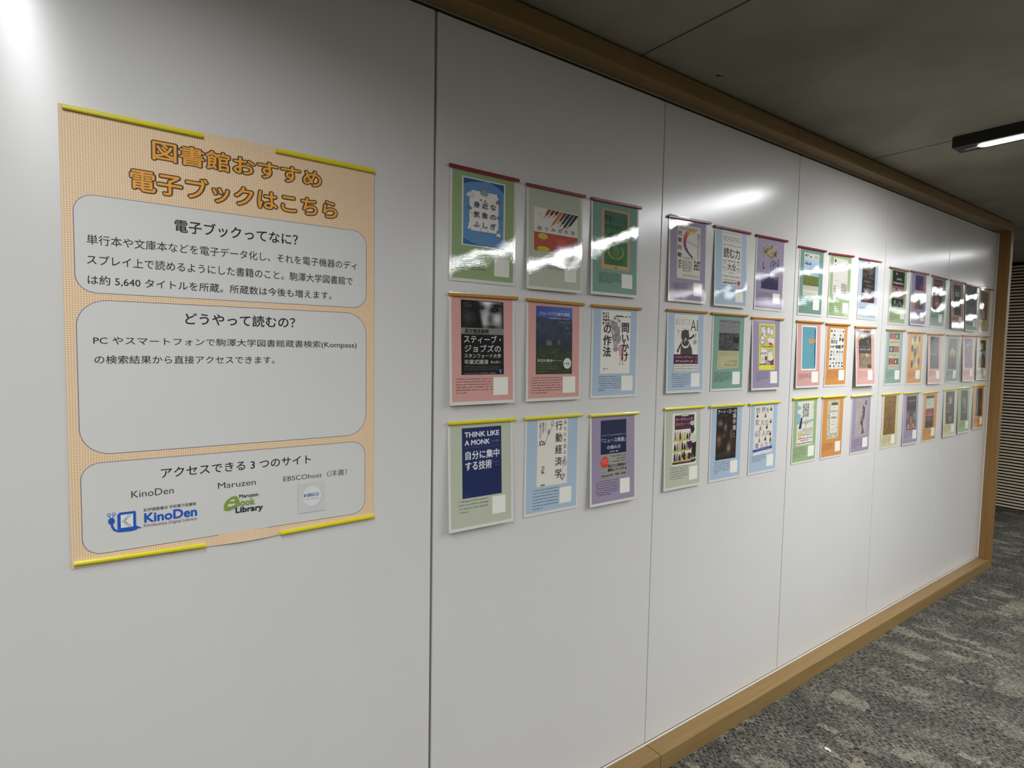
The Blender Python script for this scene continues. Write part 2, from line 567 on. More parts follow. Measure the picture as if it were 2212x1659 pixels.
# ---------------------------------------------------------------- ceiling lamps
def lamp(x, y0, y1, label, dim=1., strip=1.):
    t = empty('ceiling_lamp', (x, y0, CEIL))
    tag(t, label, 'lamp', 'linear ceiling lamps')
    L = y0 - y1
    h = .047
    box('housing', M_HOUSE, (-.050, -L, -h, .050, 0, -.0005), t, bev=.002)
    bm = bmesh.new()                      # rounded opal strip let into the underside
    r = .027
    pts = []
    for k in range(9): pts.append((r * math.cos(math.pi * k / 8), -.105 + r * math.sin(math.pi * k / 8)))
    for k in range(9): pts.append((-r * math.cos(math.pi * k / 8), -(L - .105) - r * math.sin(math.pi * k / 8)))
    top = [bm.verts.new((p[0], p[1], -h + .004)) for p in pts]
    bot = [bm.verts.new((p[0] * .96, p[1], -h - .0012)) for p in pts]
    n = len(pts)
    for i in range(n):
        bm.faces.new((top[i], bot[i], bot[(i + 1) % n], top[(i + 1) % n]))
    bm.faces.new(bot[::-1])
    bmesh.ops.recalc_face_normals(bm, faces=bm.faces[:])
    me = bpy.data.meshes.new('diffuser'); bm.to_mesh(me); bm.free()
    link('diffuser', me, M_DIFF if strip == 1 else emit('dim_lit_tube', LAMP_COL, LAMP * strip), t)
    ld = bpy.data.lights.new('lamp_light', 'AREA')
    ld.shape = 'RECTANGLE'; ld.size = .05; ld.size_y = L - .26; ld.energy = DOWN * dim; ld.color = LAMP_COL
    ld.spread = math.radians(SPREAD)
    lo = bpy.data.objects.new('lamp_light', ld); COL.objects.link(lo)
    lo.parent = t; lo.location = (0, -L / 2, -h - .004)
    box('tube_pin', M_ALU, (-.006, -.085, -h - .004, .006, -.030, -h), t, bev=.002)
    return t
lamp(2.303, -.395, -4.5, 'black linear ceiling lamp with lit tube above the middle of the corridor', .9)
lamp(-.872, -.395, -4.5, 'black linear ceiling lamp with lit tube above the large peach poster', .76, .1)
lamp(5.46, -.395, -4.5, 'black linear ceiling lamp with lit tube before the slatted wall', .12, .6)
lamp(8.62, -.395, -4.5, 'black linear ceiling lamp with lit tube just beyond the slatted wall corner', .4)
lamp(11.78, -.395, -4.5, 'black linear ceiling lamp with lit tube at the far end of the room', .7)
lamp(-4.03, -.395, -4.5, 'black linear ceiling lamp with lit tube at the near end', .7, .5)
LAY = {
'A1':(0.043,1.990,0.001,(0.039,1.9850,0.266,1.9840),(37, 24, 178, 205),(144, 230, 195, 279),(15, 235, 117, 277)),
'A2':(0.295,1.986,0.010,(0.293,1.9790,0.522,1.9810),(27, 64, 197, 189),(144, 225, 191, 270),(33, 227, 138, 245)),
'A3':(0.549,1.988,0.009,(0.547,1.9800,0.776,1.9850),(46, 27, 173, 218),(138, 229, 188, 273),(32, 231, 133, 266)),
'A4':(0.043,1.657,0.012,(0.041,1.6500,0.269,1.6530),(37, 18, 177, 221),(141, 229, 191, 281),(20, 231, 138, 276)),
'A5':(0.302,1.657,0.007,(0.300,1.6520,0.528,1.6500),(36, 20, 179, 223),(142, 231, 193, 282),(20, 232, 138, 284)),
'A6':(0.565,1.656,0.001,(0.560,1.6490,0.790,1.6500),(41, 18, 178, 223),(141, 231, 195, 284),(35, 231, 140, 283)),
'A7':(0.044,1.310,0.013,(0.043,1.3050,0.270,1.3040),(44, 21, 175, 215),(142, 221, 188, 274),(32, 221, 130, 261)),
'A8':(0.306,1.309,0.001,(0.302,1.3030,0.531,1.3030),(47, 13, 168, 217),(139, 229, 188, 286),(32, 225, 136, 291)),
'A9':(0.567,1.303,0.011,(0.564,1.2980,0.793,1.2960),(48, 24, 168, 217),(138, 224, 185, 276),(26, 222, 131, 274)),
'B1':(0.922,1.989,0.007,(0.913,1.9780,1.156,1.9870),(46, 27, 178, 218),(142, 229, 192, 275),(26, 236, 132, 264)),
'B2':(1.185,1.987,0.009,(1.179,1.9800,1.416,1.9820),(48, 13, 174, 218),(138, 231, 188, 280),(30, 236, 134, 249)),
'B3':(1.464,1.988,0.001,(1.455,1.9810,1.693,1.9840),(45, 31, 173, 215),(136, 230, 189, 268),(16, 231, 126, 267)),
'B4':(0.928,1.661,0.007,(0.923,1.6540,1.157,1.6560),(41, 19, 177, 224),(140, 232, 190, 284),(30, 232, 136, 284)),
'B5':(1.194,1.661,0.001,(1.181,1.6550,1.421,1.6560),(41, 28, 178, 219),(140, 229, 191, 277),(18, 230, 137, 270)),
'B6':(1.456,1.657,0.010,(1.448,1.6500,1.689,1.6520),(51, 26, 172, 219),(139, 226, 192, 275),(33, 227, 131, 268)),
'B7':(0.932,1.307,0.007,(0.928,1.3020,1.161,1.3010),(45, 24, 184, 218),(145, 227, 193, 275),(33, 220, 138, 270)),
'B8':(1.204,1.304,0.001,(1.192,1.2990,1.429,1.2980),(39, 16, 174, 219),(139, 229, 189, 282),(32, 226, 140, 277)),
'B9':(1.469,1.303,0.001,(1.456,1.2970,1.691,1.2980),(33, 16, 175, 219),(137, 228, 189, 278),(26, 224, 131, 255)),
'C1':(1.801,1.982,0.001,(1.785,1.9740,2.026,1.9780),(38, 26, 172, 215),(131, 227, 187, 273),(24, 227, 127, 271)),
'C2':(2.070,1.984,0.001,(2.056,1.9730,2.297,1.9830),(35, 23, 179, 217),(140, 228, 200, 276),(12, 232, 116, 284)),
'C3':(2.366,1.989,0.001,(2.355,1.9800,2.601,1.9860),(36, 18, 178, 218),(137, 236, 193, 278),(22, 242, 136, 255)),
'C4':(1.804,1.657,0.008,(1.796,1.6500,2.035,1.6520),(42, 22, 176, 223),(136, 230, 195, 283),(21, 239, 131, 265)),
'C5':(2.069,1.656,0.001,(2.058,1.6480,2.295,1.6510),(38, 25, 177, 217),(138, 224, 194, 274),(26, 226, 137, 269)),
'C6':(2.356,1.652,0.018,(2.348,1.6440,2.587,1.6480),(34, 23, 173, 214),(132, 223, 183, 274),(23, 226, 128, 267)),
'C7':(1.807,1.312,0.001,(1.796,1.3060,2.027,1.3070),(37, 20, 181, 221),(143, 228, 198, 280),(16, 231, 124, 279)),
'C8':(2.066,1.310,0.001,(2.056,1.3040,2.295,1.3040),(52, 24, 170, 210),(141, 226, 194, 275),(18, 232, 119, 269)),
'C9':(2.364,1.306,0.001,(2.348,1.2980,2.586,1.3010),(45, 22, 174, 218),(135, 226, 192, 278),(22, 232, 130, 278)),
'D1':(2.724,1.977,0.001,(2.707,1.9700,2.956,1.9720),(29, 17, 180, 208),(146, 226, 201, 269),(16, 232, 119, 285)),
'D2':(2.990,1.982,0.007,(2.978,1.9750,3.227,1.9780),(57, 22, 174, 211),(137, 227, 192, 274),(28, 234, 116, 242)),
'D3':(3.293,1.980,0.001,(3.276,1.9760,3.521,1.9730),(25, 22, 161, 211),(124, 222, 181, 268),(2, 233, 107, 250)),
'D4':(2.718,1.649,0.001,(2.708,1.6410,2.951,1.6440),(42, 22, 165, 217),(126, 224, 186, 274),(9, 225, 121, 266)),
'D5':(2.998,1.644,0.001,(2.986,1.6360,3.232,1.6390),(47, 19, 171, 212),(127, 221, 191, 271),(15, 230, 119, 267)),
'D6':(3.279,1.642,0.012,(3.267,1.6340,3.516,1.6380),(33, 21, 167, 212),(128, 223, 182, 270),(15, 224, 119, 255)),
'D7':(2.715,1.303,0.001,(2.697,1.2960,2.936,1.2980),(24, 17, 172, 229),(128, 234, 176, 281),(15, 237, 127, 281)),
'D8':(2.982,1.300,0.006,(2.977,1.2930,3.211,1.2950),(46, 25, 178, 219),(139, 224, 194, 278),(21, 223, 136, 264)),
'D9':(3.270,1.294,0.001,(3.252,1.2850,3.489,1.2900),(41, 26, 165, 219),(138, 224, 195, 279),(12, 225, 134, 269)),
'E1':(3.582,1.980,0.019,(3.569,1.9730,3.818,1.9750),(45, 29, 162, 217),(128, 227, 171, 259),(5, 231, 117, 253)),
'E2':(3.838,1.973,0.013,(3.826,1.9690,4.075,1.9650),(23, 17, 174, 210),(138, 226, 191, 269),(15, 232, 124, 261)),
'E3':(4.118,1.974,0.001,(4.075,1.9680,4.351,1.9690),(25, 28, 167, 218),(143, 221, 201, 270),(12, 229, 126, 257)),
'E4':(3.588,1.643,0.001,(3.568,1.6350,3.806,1.6380),(28, 24, 166, 217),(123, 226, 177, 274),(15, 230, 118, 258)),
'E5':(3.845,1.647,0.014,(3.829,1.6400,4.084,1.6420),(41, 25, 174, 214),(139, 225, 185, 270),(11, 234, 127, 266)),
'E6':(4.111,1.650,0.009,(4.095,1.6430,4.351,1.6450),(50, 31, 181, 219),(150, 232, 194, 271),(-1, 234, 126, 267)),
'E7':(3.580,1.302,0.009,(3.572,1.2950,3.812,1.2980),(37, 18, 181, 223),(139, 230, 189, 275),(11, 232, 131, 274)),
'E8':(3.830,1.306,0.009,(3.831,1.2990,4.053,1.3020),(50, 21, 172, 219),(141, 228, 193, 276),(25, 227, 134, 266)),
'E9':(4.111,1.315,0.007,(4.104,1.3070,4.341,1.3100),(54, 25, 179, 216),(139, 226, 195, 274),(24, 227, 134, 264)),
}

# ---------------------------------------------------------------- the large peach poster
def rrect(a, x0, y0, x1, y1, r, c):
    P = []
    for cx, cy, a0 in ((x1 - r, y0 + r, 270), (x1 - r, y1 - r, 0), (x0 + r, y1 - r, 90), (x0 + r, y0 + r, 180)):
        for k in range(9):
            t = math.radians(a0 + 90 * k / 8)
            P.append((cx + r * math.cos(t), cy + r * math.sin(t)))
    a.poly(P, c)

BPX, BPZ = -.770, 1.938
big = empty('large_poster', (BPX, -.0015, BPZ))
tag(big, 'large peach poster with orange Japanese title and three white rounded text boxes', 'poster')
bm = bmesh.new()
NX, NY = 24, 34
for j in range(NY + 1):
    for i in range(NX + 1):
        u, v = i / NX, j / NY
        d = .0004
        e = 0.
        if v > .98 and .40 < u < .62: e = .003 * math.sin((u - .40) / .22 * math.pi)
        if v < .03 and .40 < u < .62: e = .0015 * math.sin((u - .40) / .22 * math.pi) * (.03 - v) / .03
        bm.verts.new((u * .604, -d - e, .001 - v * .861 - (e if v > .5 else -e) * .4))
bm.verts.ensure_lookup_table()
for j in range(NY):
    for i in range(NX):
        n = j * (NX + 1) + i
        bm.faces.new([bm.verts[k] for k in (n, n + NX + 1, n + NX + 2, n + 1)])
me = bpy.data.meshes.new('sheet'); bm.to_mesh(me); bm.free()
for p_ in me.polygons: p_.use_smooth = True
link('sheet', me, M_WEAVE, big)
a = Art(.6)
WHITE = '#bab9b5'
def panel(name, x0, y0, x1, y1, r):
    a = Art(.6)
    rrect(a, x0 - .5, y0 - .5, x1 + .5, y1 + .5, r + .5, '#54506e')
    rrect(a, x0 + .6, y0 + .6, x1 - .6, y1 - .6, r - .6, WHITE)
    return a
INK = '#1d1c22'
a = Art(.6)
OUT = '#463222'; ORG = '#cc8f38'
a.text('図書館おすすめ', 143, 30, 478.5, 72.5, OUT, .072)
a.text('図書館おすすめ', 145.2, 32.2, 476.3, 70.3, ORG, .017)
a.text('電子ブックはこちら', 105.5, 91, 514.5, 138, OUT, .072)
a.text('電子ブックはこちら', 107.6, 93.2, 512.4, 135.8, ORG, .017)
a.build('title_lettering', big, M_PRINT)
a = panel('', 18, 155, 584, 337, 33)
a.text('電子ブックってなに？', 181, 180, 423, 206, INK, .016)
a.text('単行本や文庫本などを電子データ化し、それを電子機器のディ', 37, 228, 560, 247, INK, .005)
a.text('スプレイ上で読めるようにした書籍のこと。駒澤大学図書館で', 36.5, 265.5, 550, 284.5, INK, .005)
a.text('は約 5,640 タイトルを所蔵。所蔵数は今後も増えます。', 37, 303.5, 499, 322, INK, .005)
a.build('text_box', big, M_PRINT)
a = panel('', 18, 350, 584, 645, 50)
a.text('どうやって読むの？', 197, 366, 416, 391, INK, .016)
a.text('PC やスマートフォンで駒澤大学図書館蔵書検索(Kompass)', 43, 418, 560, 436.5, INK, .005)
a.text('の検索結果から直接アクセスできます。', 44, 454.5, 371, 471, INK, .005)
a.build('text_box', big, M_PRINT)
a = panel('', 18, 661, 581.5, 839, 32)
a.text('アクセスできる 3 つのサイト', 149, 683, 450, 703, INK, .012)
a.text('KinoDen', 98, 723, 171, 737, INK, -.002)
a.text('Maruzen', 253.5, 725.5, 329, 738.5, INK, -.002)
a.text('EBSCOhost（洋書）', 388, 725, 536, 740, INK, -.002)
# maker's marks
BL = '#1f4fa0'
a.text('紀伊國屋書店 学術電子図書館', 118, 760.5, 211.5, 767.5, '#55555c', .02)
a.text('KinoDen', 118.5, 770.5, 213, 790.5, BL, .035)
a.text('Kinokuniya Digital Library', 118, 792.5, 213, 800.5, '#7a6870', .02)
a.poly([(78, 763), (103, 763), (105, 765), (105, 793), (115, 799.5), (78, 799.5), (74, 795), (74, 767)], BL)
a.poly([(79.5, 768), (100, 768), (100, 794), (79.5, 794)], '#c8c8c4')
a.line([(97, 769), (86, 781), (97, 793)], 1.2, '#60707c')
a.line([(93, 769), (82, 781), (93, 793)], 1.0, '#60707c')
a.line([(90, 775), (84.5, 781), (90, 787)], .8, '#60707c')
a.ell(64.5, 778, 5.6, 6.6, BL)
a.line([(64.5, 780), (65.5, 789), (69, 796), (76, 800), (96, 800.8), (106, 799.5)], 4.2, BL)
for ex in (60.5, 68.5):
    a.ell(ex, 764.5, 2.9, 3.1, BL); a.ell(ex, 764.5, 1.6, 1.8, '#c8c8c4')
    a.line([(ex, 767), (64.5, 774)], 1.1, BL)
a.text('e', 264, 758, 293, 786, '#72893a', .01, .5)
a.line([(264, 784), (272, 788), (284, 785), (294, 776)], 3.2, '#72893a', .8)
a.text('Maruzen', 295, 756, 334, 764, '#303038', .02)
a.text('Book', 287, 766, 327, 782, '#72893a', .03)
a.text('Library', 287, 783, 343.5, 800, '#25252e', .03)
a.rect(421, 748, 481, 818, '#b4b4b1')
a.ell(453, 781, 22.4, 24.6, '#a2a4a4', 32)
a.ell(452.4, 780.4, 21.8, 24, '#c2c2c0', 32)
a.ell(435.5, 777.5, 3.2, 3.4, '#2c6a86'); a.line([(433, 776.5), (438, 778.5)], .6, '#c2c2c0')
a.text('EBSCO', 440.5, 773.5, 468, 781, '#2c4a86', .03)
a.marks(434, 785, 468, 788.5, '#7a7d86', 1, cw=2.4, bold=1)
a.build('text_box', big, M_PRINT)

# ---------------------------------------------------------------- magnetic bars
def bar(col, xl, zl, xr, zr, label, group, hgt=.0088, dep=.0065, y=-.0022):
    L = math.hypot(xr - xl, zr - zl)
    bm = bmesh.new()
    prof = [(-.0000, -hgt / 2), (-dep * .75, -hgt / 2), (-dep, -hgt * .22), (-dep, hgt * .22), (-dep * .75, hgt / 2), (0, hgt / 2)]
    A = [bm.verts.new((-L / 2, p[0], p[1])) for p in prof]
    B = [bm.verts.new((L / 2, p[0], p[1])) for p in prof]
    n = len(prof)
    for i in range(n): bm.faces.new((A[i], A[(i + 1) % n], B[(i + 1) % n], B[i]))
    bm.faces.new(A[::-1]); bm.faces.new(B)
    bmesh.ops.recalc_face_normals(bm, faces=bm.faces[:])
    bmesh.ops.bevel(bm, geom=bm.edges[:], offset=.0006, segments=2, affect='EDGES')
    me = bpy.data.meshes.new('magnetic_bar'); bm.to_mesh(me); bm.free()
    o = link('magnetic_bar', me, M_BAR[col])
    o.location = ((xl + xr) / 2, y, (zl + zr) / 2)
    o.rotation_euler = (0, -math.atan2(zr - zl, xr - xl), 0)
    return tag(o, label, 'magnet', group)
G = 'yellow magnetic bars on the large poster'
bar('yellow', -.764, 1.9335, -.536, 1.9310, 'yellow magnetic bar on the large peach poster, upper left, left of the title', G, .0085)
bar('yellow', -.395, 1.9315, -.168, 1.9290, 'yellow magnetic bar on the large peach poster, upper right corner', G, .0085)
bar('yellow', -.766, 1.0880, -.542, 1.0825, 'yellow magnetic bar on the large peach poster, lower left corner', G, .0085)
bar('yellow', -.390, 1.0815, -.166, 1.0865, 'yellow magnetic bar on the large peach poster, lower right corner', G, .0085)

# ---------------------------------------------------------------- the forty-five laminated book posters
PAPER = {'g': '#7b8e66', 's': '#989c8a', 't': '#648276', 'p': '#ac8179', 'b': '#8b9baa', 'v': '#7d7387', 'o': '#a87338', 'y': '#a89f7c', 'c': '#5c786e', 'k': '#847f55', 'm': '#94766e'}
PNAME = {'g': 'green', 's': 'sage', 't': 'teal', 'p': 'pink', 'b': 'blue', 'v': 'lilac', 'o': 'orange', 'y': 'cream', 'c': 'teal', 'k': 'olive', 'm': 'pink'}
CREAM = '#d3cfc4'; DK = '#26252a'
def cloud(a, x, y, s, c='#c9c8c2', o='#6a6c6a'):
    for k, cc in ((1.15, o), (1, c)):
        a.ell(x - s * .5, y, s * .55 * k, s * .35 * k, cc, 12); a.ell(x + s * .5, y, s * .6 * k, s * .4 * k, cc, 12); a.ell(x, y - s * .25, s * .55 * k, s * .45 * k, cc, 12)

def A1(a):
    a.rect(0, 0, 100, 100, '#cfcdc3'); a.rect(3.5, 2, 96.5, 98.5, '#5a86ae')
    a.poly([(3.5, 2), (60, 2), (40, 4), (22, 6), (3.5, 11)], '#2a4d8c'); a.poly([(60, 2), (96.5, 2), (96.5, 15), (86, 9), (74, 5)], '#2a4d8c')
    a.poly([(3.5, 90), (3.5, 98.5), (50, 98.5), (25, 95)], '#34609a'); a.poly([(60, 98.5), (96.5, 98.5), (96.5, 92), (80, 96)], '#34609a')
    a.rect(17, 18, 84, 77, '#d6d2c9')
    for p in ((17, 20), (84, 20), (17, 75), (84, 75)): a.ell(p[0], p[1], 4, 3, '#4a78a6', 14)
    cloud(a, 18, 26, 8); cloud(a, 50, 19.5, 8, '#8d9396', '#5a6468'); cloud(a, 84, 30, 6, '#6d7076', '#4a4c50')
    cloud(a, 16, 45, 5, '#4f7fa6', '#35507a'); a.line([(20, 50), (24, 55)], .8, '#3c5a80'); a.line([(80, 50), (86, 56)], .8, '#3c5a80'); cloud(a, 86, 53, 5, '#4f7fa6', '#35507a')
    a.ell(16, 73.5, 3, 2.5, '#e4e4e0'); a.ell(16, 69, 2, 1.8, '#e4e4e0'); cloud(a, 50, 75, 7, '#d8d8d4')
    a.poly([(86, 71), (88, 77), (80, 78.5), (86, 80)], '#d8c63a'); cloud(a, 84, 79.5, 5, '#d8d8c4')
    a.line([(43, 25), (48, 22), (51, 25), (56, 22)], .8, '#6a6c6e'); a.line([(44, 22), (56, 26)], .6, '#6a6c6e')
    a.marks(40, 29.5, 60, 32.5, DK, 1, cw=7, bold=2, seed=2)
    NV = '#2c3360'
    a.chars('身近な気象のふしぎ', [(x, y) for y in (38.5, 53, 67.5) for x in (33, 52, 71)], (15, 9.5), NV, .012)

def A2(a):
    a.rect(0, 0, 100, 58, '#cbc8bf'); a.rect(0, 57, 100, 100, '#a84a3c')
    cs = ['#8d3f30', '#5a2a22', '#402024', '#b86a34', '#6a3028', '#2c2a30', '#33323c', '#20232c']
    for i, c in enumerate(cs):
        bx = 34 + i * 9; L = (22, 20, 17, 40, 30, 36, 44, 38)[i]
        tx, ty = bx - L * .62, 2 + L
        a.poly([(bx - 3, 1 + i * .3), (bx + 5, 1 + i * .3), (tx + 9, ty - 8), (tx + 4, ty - 9)], c)
        a.poly([(tx + 9, ty - 8), (tx + 4, ty - 9), (tx, ty)], '#b98a6c'); a.poly([(tx + 3.5, ty - 4), (tx + 2, ty - 4.5), (tx - 1, ty + 1)], c)
    a.marks(10, 12, 16, 15, '#8a8a86', 1); a.arc(17, 19, 4, 4, 60, 200, .6, '#8a8a86')
    a.chars('目でみる方言', [(12 + 15.2 * i, 48 - .2 * i) for i in range(6)], (11, 10), '#3c3a3c')
    a.ell(19, 66, 11, 7, '#b8ac34'); a.ell(20, 95, 14, 6, '#b8ac34', 18); a.ell(60, 75, 13, 9, '#c0554a'); a.poly([(86, 76), (100, 72), (100, 100), (96, 98)], '#33304a')
    a.ell(48, 93, 9, 5, '#8a3a50')

def A3(a):
    a.rect(0, 0, 100, 100, '#b8926a')
    a.raster(9, 3.5, 93, 93, 2, 20, lambda u, v: mix('#3f6650', '#2f6c38', sm(.1, .45, v)))
    G2 = '#1d3c33'
    a.line([(11, 6), (90, 10)], .6, G2)
    a.text('教養としての', 10, 10, 90, 21, G2, .02)
    a.marks(10, 24, 70, 33, G2, 1, cw=16, bold=1, seed=3)
    a.text('の見方', 22, 38, 92, 50, G2, .02)
    a.marks(22, 53, 80, 57, '#4e7a55', 1, seed=4)
    for sx in (-1, 1):
        for k in range(9):
            t = math.radians(-35 + k * 14)
            a.ell(50 + sx * (27 - 0) * math.cos(t), 70 + 11.5 * math.sin(t), 3.6, 1.2, '#a89a64', 8, rot=sx * (t + 1.2))
    a.ell(50, 70, 11, 9, '#5f7f48', 16); a.ell(50, 70, 8, 7, '#3d6b3a', 16); a.line([(45, 74), (50, 65), (55, 74)], 1, '#a89a64')
    for i in range(4): a.marks(18 + i * 2, 83 + i * 2.6, 82 - i * 4, 84.4 + i * 2.6, '#162a1c', 1, cw=3.4, seed=i)
    a.rect(46, 96, 54, 97.5, DK)

def A4(a):
    a.rect(0, 0, 100, 100, '#0b0b0c')
    def face(u, v):
        g = .03 + .10 * blob(u, v, .15, .6, .14, .3)
        L = sm(.34, .44, u - .12 * v) * sm(1.02, .92, u)
        skin = .30 + .30 * blob(u, v, .62, .2, .10, .8) + .35 * blob(u, v, .85, .62, .10, .22) + .22 * blob(u, v, .5, .75, .10, .3) + .3 * blob(u, v, .55, .02, .2, .10)
        skin -= .42 * blob(u, v, .45, .22, .11, .09) + .46 * blob(u, v, .78, .3, .15, .11) + .30 * blob(u, v, .67, .62, .07, .22) + .3 * blob(u, v, .68, .95, .18, .07)
        skin -= .3 * blob(u, v, .40, .06, .12, .06) + .35 * blob(u, v, .86, .12, .16, .06)
        g = g * (1 - L) + max(.015, skin) * L
        g = max(.01, g + .03 * nz(u, v, 9))
        return (g ** 1.6,) * 3
    a.raster(1, 1, 99, 37, 44, 30, face)
    a.ell(44, 8.5, 4.4, 1.5, '#141415', 14); a.ell(77, 11.5, 5.4, 1.7, '#101011', 14); a.ell(45, 8.6, .8, .6, '#8a8a88', 8); a.ell(78.5, 11.4, .9, .6, '#8a8a88', 8)
    a.marks(6, 3, 24, 10, '#6a6c6e', 3, latin=True)
    a.rect(0, 37, 100, 45.5, '#767670'); a.text('英文徹底解読', 8, 38.2, 64, 44.6, '#0c0c0d', .03)
    S = '#b9b9b4'
    a.text('スティーブ・', 6, 46.8, 93, 57.5, S, .012); a.text('ジョブズの', 7.5, 59.5, 92.5, 69.5, S, .012)
    a.text('スタンフォード大学', 6.5, 71.5, 93, 77.5, S, .008); a.text('卒業式講演', 6.5, 79.5, 62, 86, '#b0a9a0', .012); a.text('畠山雄二', 68, 81, 92.5, 84.8, S)
    a.marks(6, 88, 92, 92.6, '#6c6c6a', 2, cw=2.6); a.marks(6, 92.8, 94, 94.4, '#6c6c6a', 1, cw=2.6)
    a.text('ことばひとつひとつを完全解読・徹底解説', 6, 97, 80, 99.2, '#8a8a86')
    a.poly([(89, 94), (95, 93), (92, 96), (95, 98), (91, 98.4), (89, 96)], '#4c8ac8')

def A5(a):
    def f(u, v):
        sky = mix('#3a4c8c', '#4a62a4', u)
        ridge = .13 + .06 * abs(math.sin(u * 4 + .4)) + .03 * nz(u, 0, 5, 2)
        mt = mix('#353d4e', '#242b33', sm(.2, .75, v)); n = nz(u, v, 8, 3)
        mt = tuple(max(.004, c * (1 + .45 * n)) for c in mt)
        gr = tuple(max(.004, c * (1 + .5 * nz(u, v, 12, 7))) for c in lin('#2f3a22'))
        c = sky if v < ridge else mt
        hill = .66 - .10 * math.exp(-((u - .4) / .25) ** 2) + .04 * nz(u, 1, 6, 4)
        return gr if v > hill else c
    a.raster(0, 0, 100, 100, 36, 52, f)
    a.poly([(28, 57), (29, 51), (33, 47), (36, 50), (41, 50), (44, 57)], '#6a6654'); a.poly([(32, 52), (34, 43), (37, 51)], '#3a3832'); a.poly([(58, 56), (59, 51), (62, 47), (65, 51), (66, 57)], '#5f5b4c'); a.rect(60, 53, 61.5, 57, '#1f1e1c')
    a.line([(40, 70), (55, 65), (64, 62)], .8, '#6a6a54')
    S = '#b9bccb'
    a.text('ジョージアの歴史建築', 9, 8, 92, 13.2, S, .012); a.marks(32, 16, 94, 18.5, S, 1, cw=4.4); a.marks(62, 5.5, 92, 7, '#8d95c0', 1, cw=3); a.marks(60, 22, 93, 23.6, '#8d95a8', 1, latin=True, cw=2.4); a.marks(83, 30, 92, 31.4, S, 1, cw=3.4)
    W2 = '#c9c7bb'
    a.text('天空の教会へ', 4, 77.5, 54, 82, W2, .008); a.line([(56, 79.8), (71, 80)], .6, W2)
    for y, e in ((84, 42), (87.8, 62), (91, 58), (95, 34)): a.marks(4, y, e, y + 1.5, '#7d8464', 1, latin=True, cw=2.2, seed=y)
    a.ell(86, 84, 11, 8, '#d3d3cc', 28); a.text('100', 78, 82, 94, 86.4, DK, .015); a.marks(80, 78.3, 92, 80, DK, 1, cw=2.6); a.marks(80, 88, 92, 89.3, DK, 1, cw=2.6)

def A6(a):
    a.rect(0, 0, 100, 100, CREAM); BK = '#1d1b20'
    GR = '#8b868a'
    for x, y, rx, ry in ((34, 20, 7, 5), (50, 14, 8, 5), (44, 24, 10, 6), (60, 20, 7, 6), (52, 32, 11, 7), (45, 42, 7, 6), (58, 44, 8, 7), (50, 52, 7, 5), (42, 34, 6, 5)):
        a.ell(x, y, rx + 1, ry + .7, '#55525a', 14); a.ell(x, y, rx, ry, R.choice([GR, '#a9a4a6', '#c9c4c0']), 14)
    for x, y in ((46, 12), (60, 16), (38, 18)): a.ell(x, y, 3, 1.4, '#55525a', 10)
    a.line([(40, 9), (48, 14), (60, 12)], .8, '#55525a'); a.ell(46, 31, 1.4, 1.2, BK, 8); a.line([(48, 45), (52, 52), (46, 56)], 1, '#55525a')
    a.ell(70, 59, 10, 6, '#c08a96', 14); a.poly([(64, 58), (76, 58), (78, 72), (64, 72)], '#c08a96'); a.ell(50, 61, 9, 4, '#8b868a', 14); a.line([(67, 72), (66, 84)], 1.6, '#9a9694'); a.line([(75, 72), (76, 84)], 1.6, '#9a9694'); a.line([(63, 85), (68, 85)], 1.2, BK); a.line([(73, 85), (78, 85)], 1.2, BK)
    a.chars('問いかけ', [(82, y) for y in (26, 43, 58, 73)], (27, 17), BK, .018)
    a.chars('の作法', [(21, y) for y in (29, 47.5, 65.5)], (27, 17), BK, .018)
    a.marks(4, 3, 27, 22, '#4a484c', 3, vert=True, seed=4)
    a.rect(48, 7, 72, 9, '#3a383c'); a.marks(74, 6.5, 97, 9.8, '#2c2a2e', 1, cw=7, bold=1.4); a.marks(10, 91, 27, 93.5, '#3a383c', 1, latin=True); a.line([(10, 91), (10, 95.5), (14, 94)], .8, '#3a383c')

def A7(a):
    a.rect(0, 0, 100, 100, '#1a2650'); S = '#c9ccd2'
    a.text('THINK LIKE', 6.5, 6, 94.5, 13.5, S, .03); a.text('A MONK', 6.5, 17.5, 70, 25, S, .03); a.text('モンク思考', 74, 20, 93.5, 23, '#7c86a6'); a.marks(6, 27.8, 94, 29, '#5f6a92', 1, cw=1.6)
    a.text('自分に集中', 8, 33, 94.5, 45.5, S, .02); a.text('する技術', 7.5, 48, 74.5, 61, S, .02); a.marks(77, 51.5, 94, 53.2, '#6f7a9c', 1, latin=True); a.marks(83, 56, 92, 57.6, '#6f7a9c', 1, latin=True); a.marks(6, 96.5, 20, 97.5, '#6f7a9c', 1, latin=True)

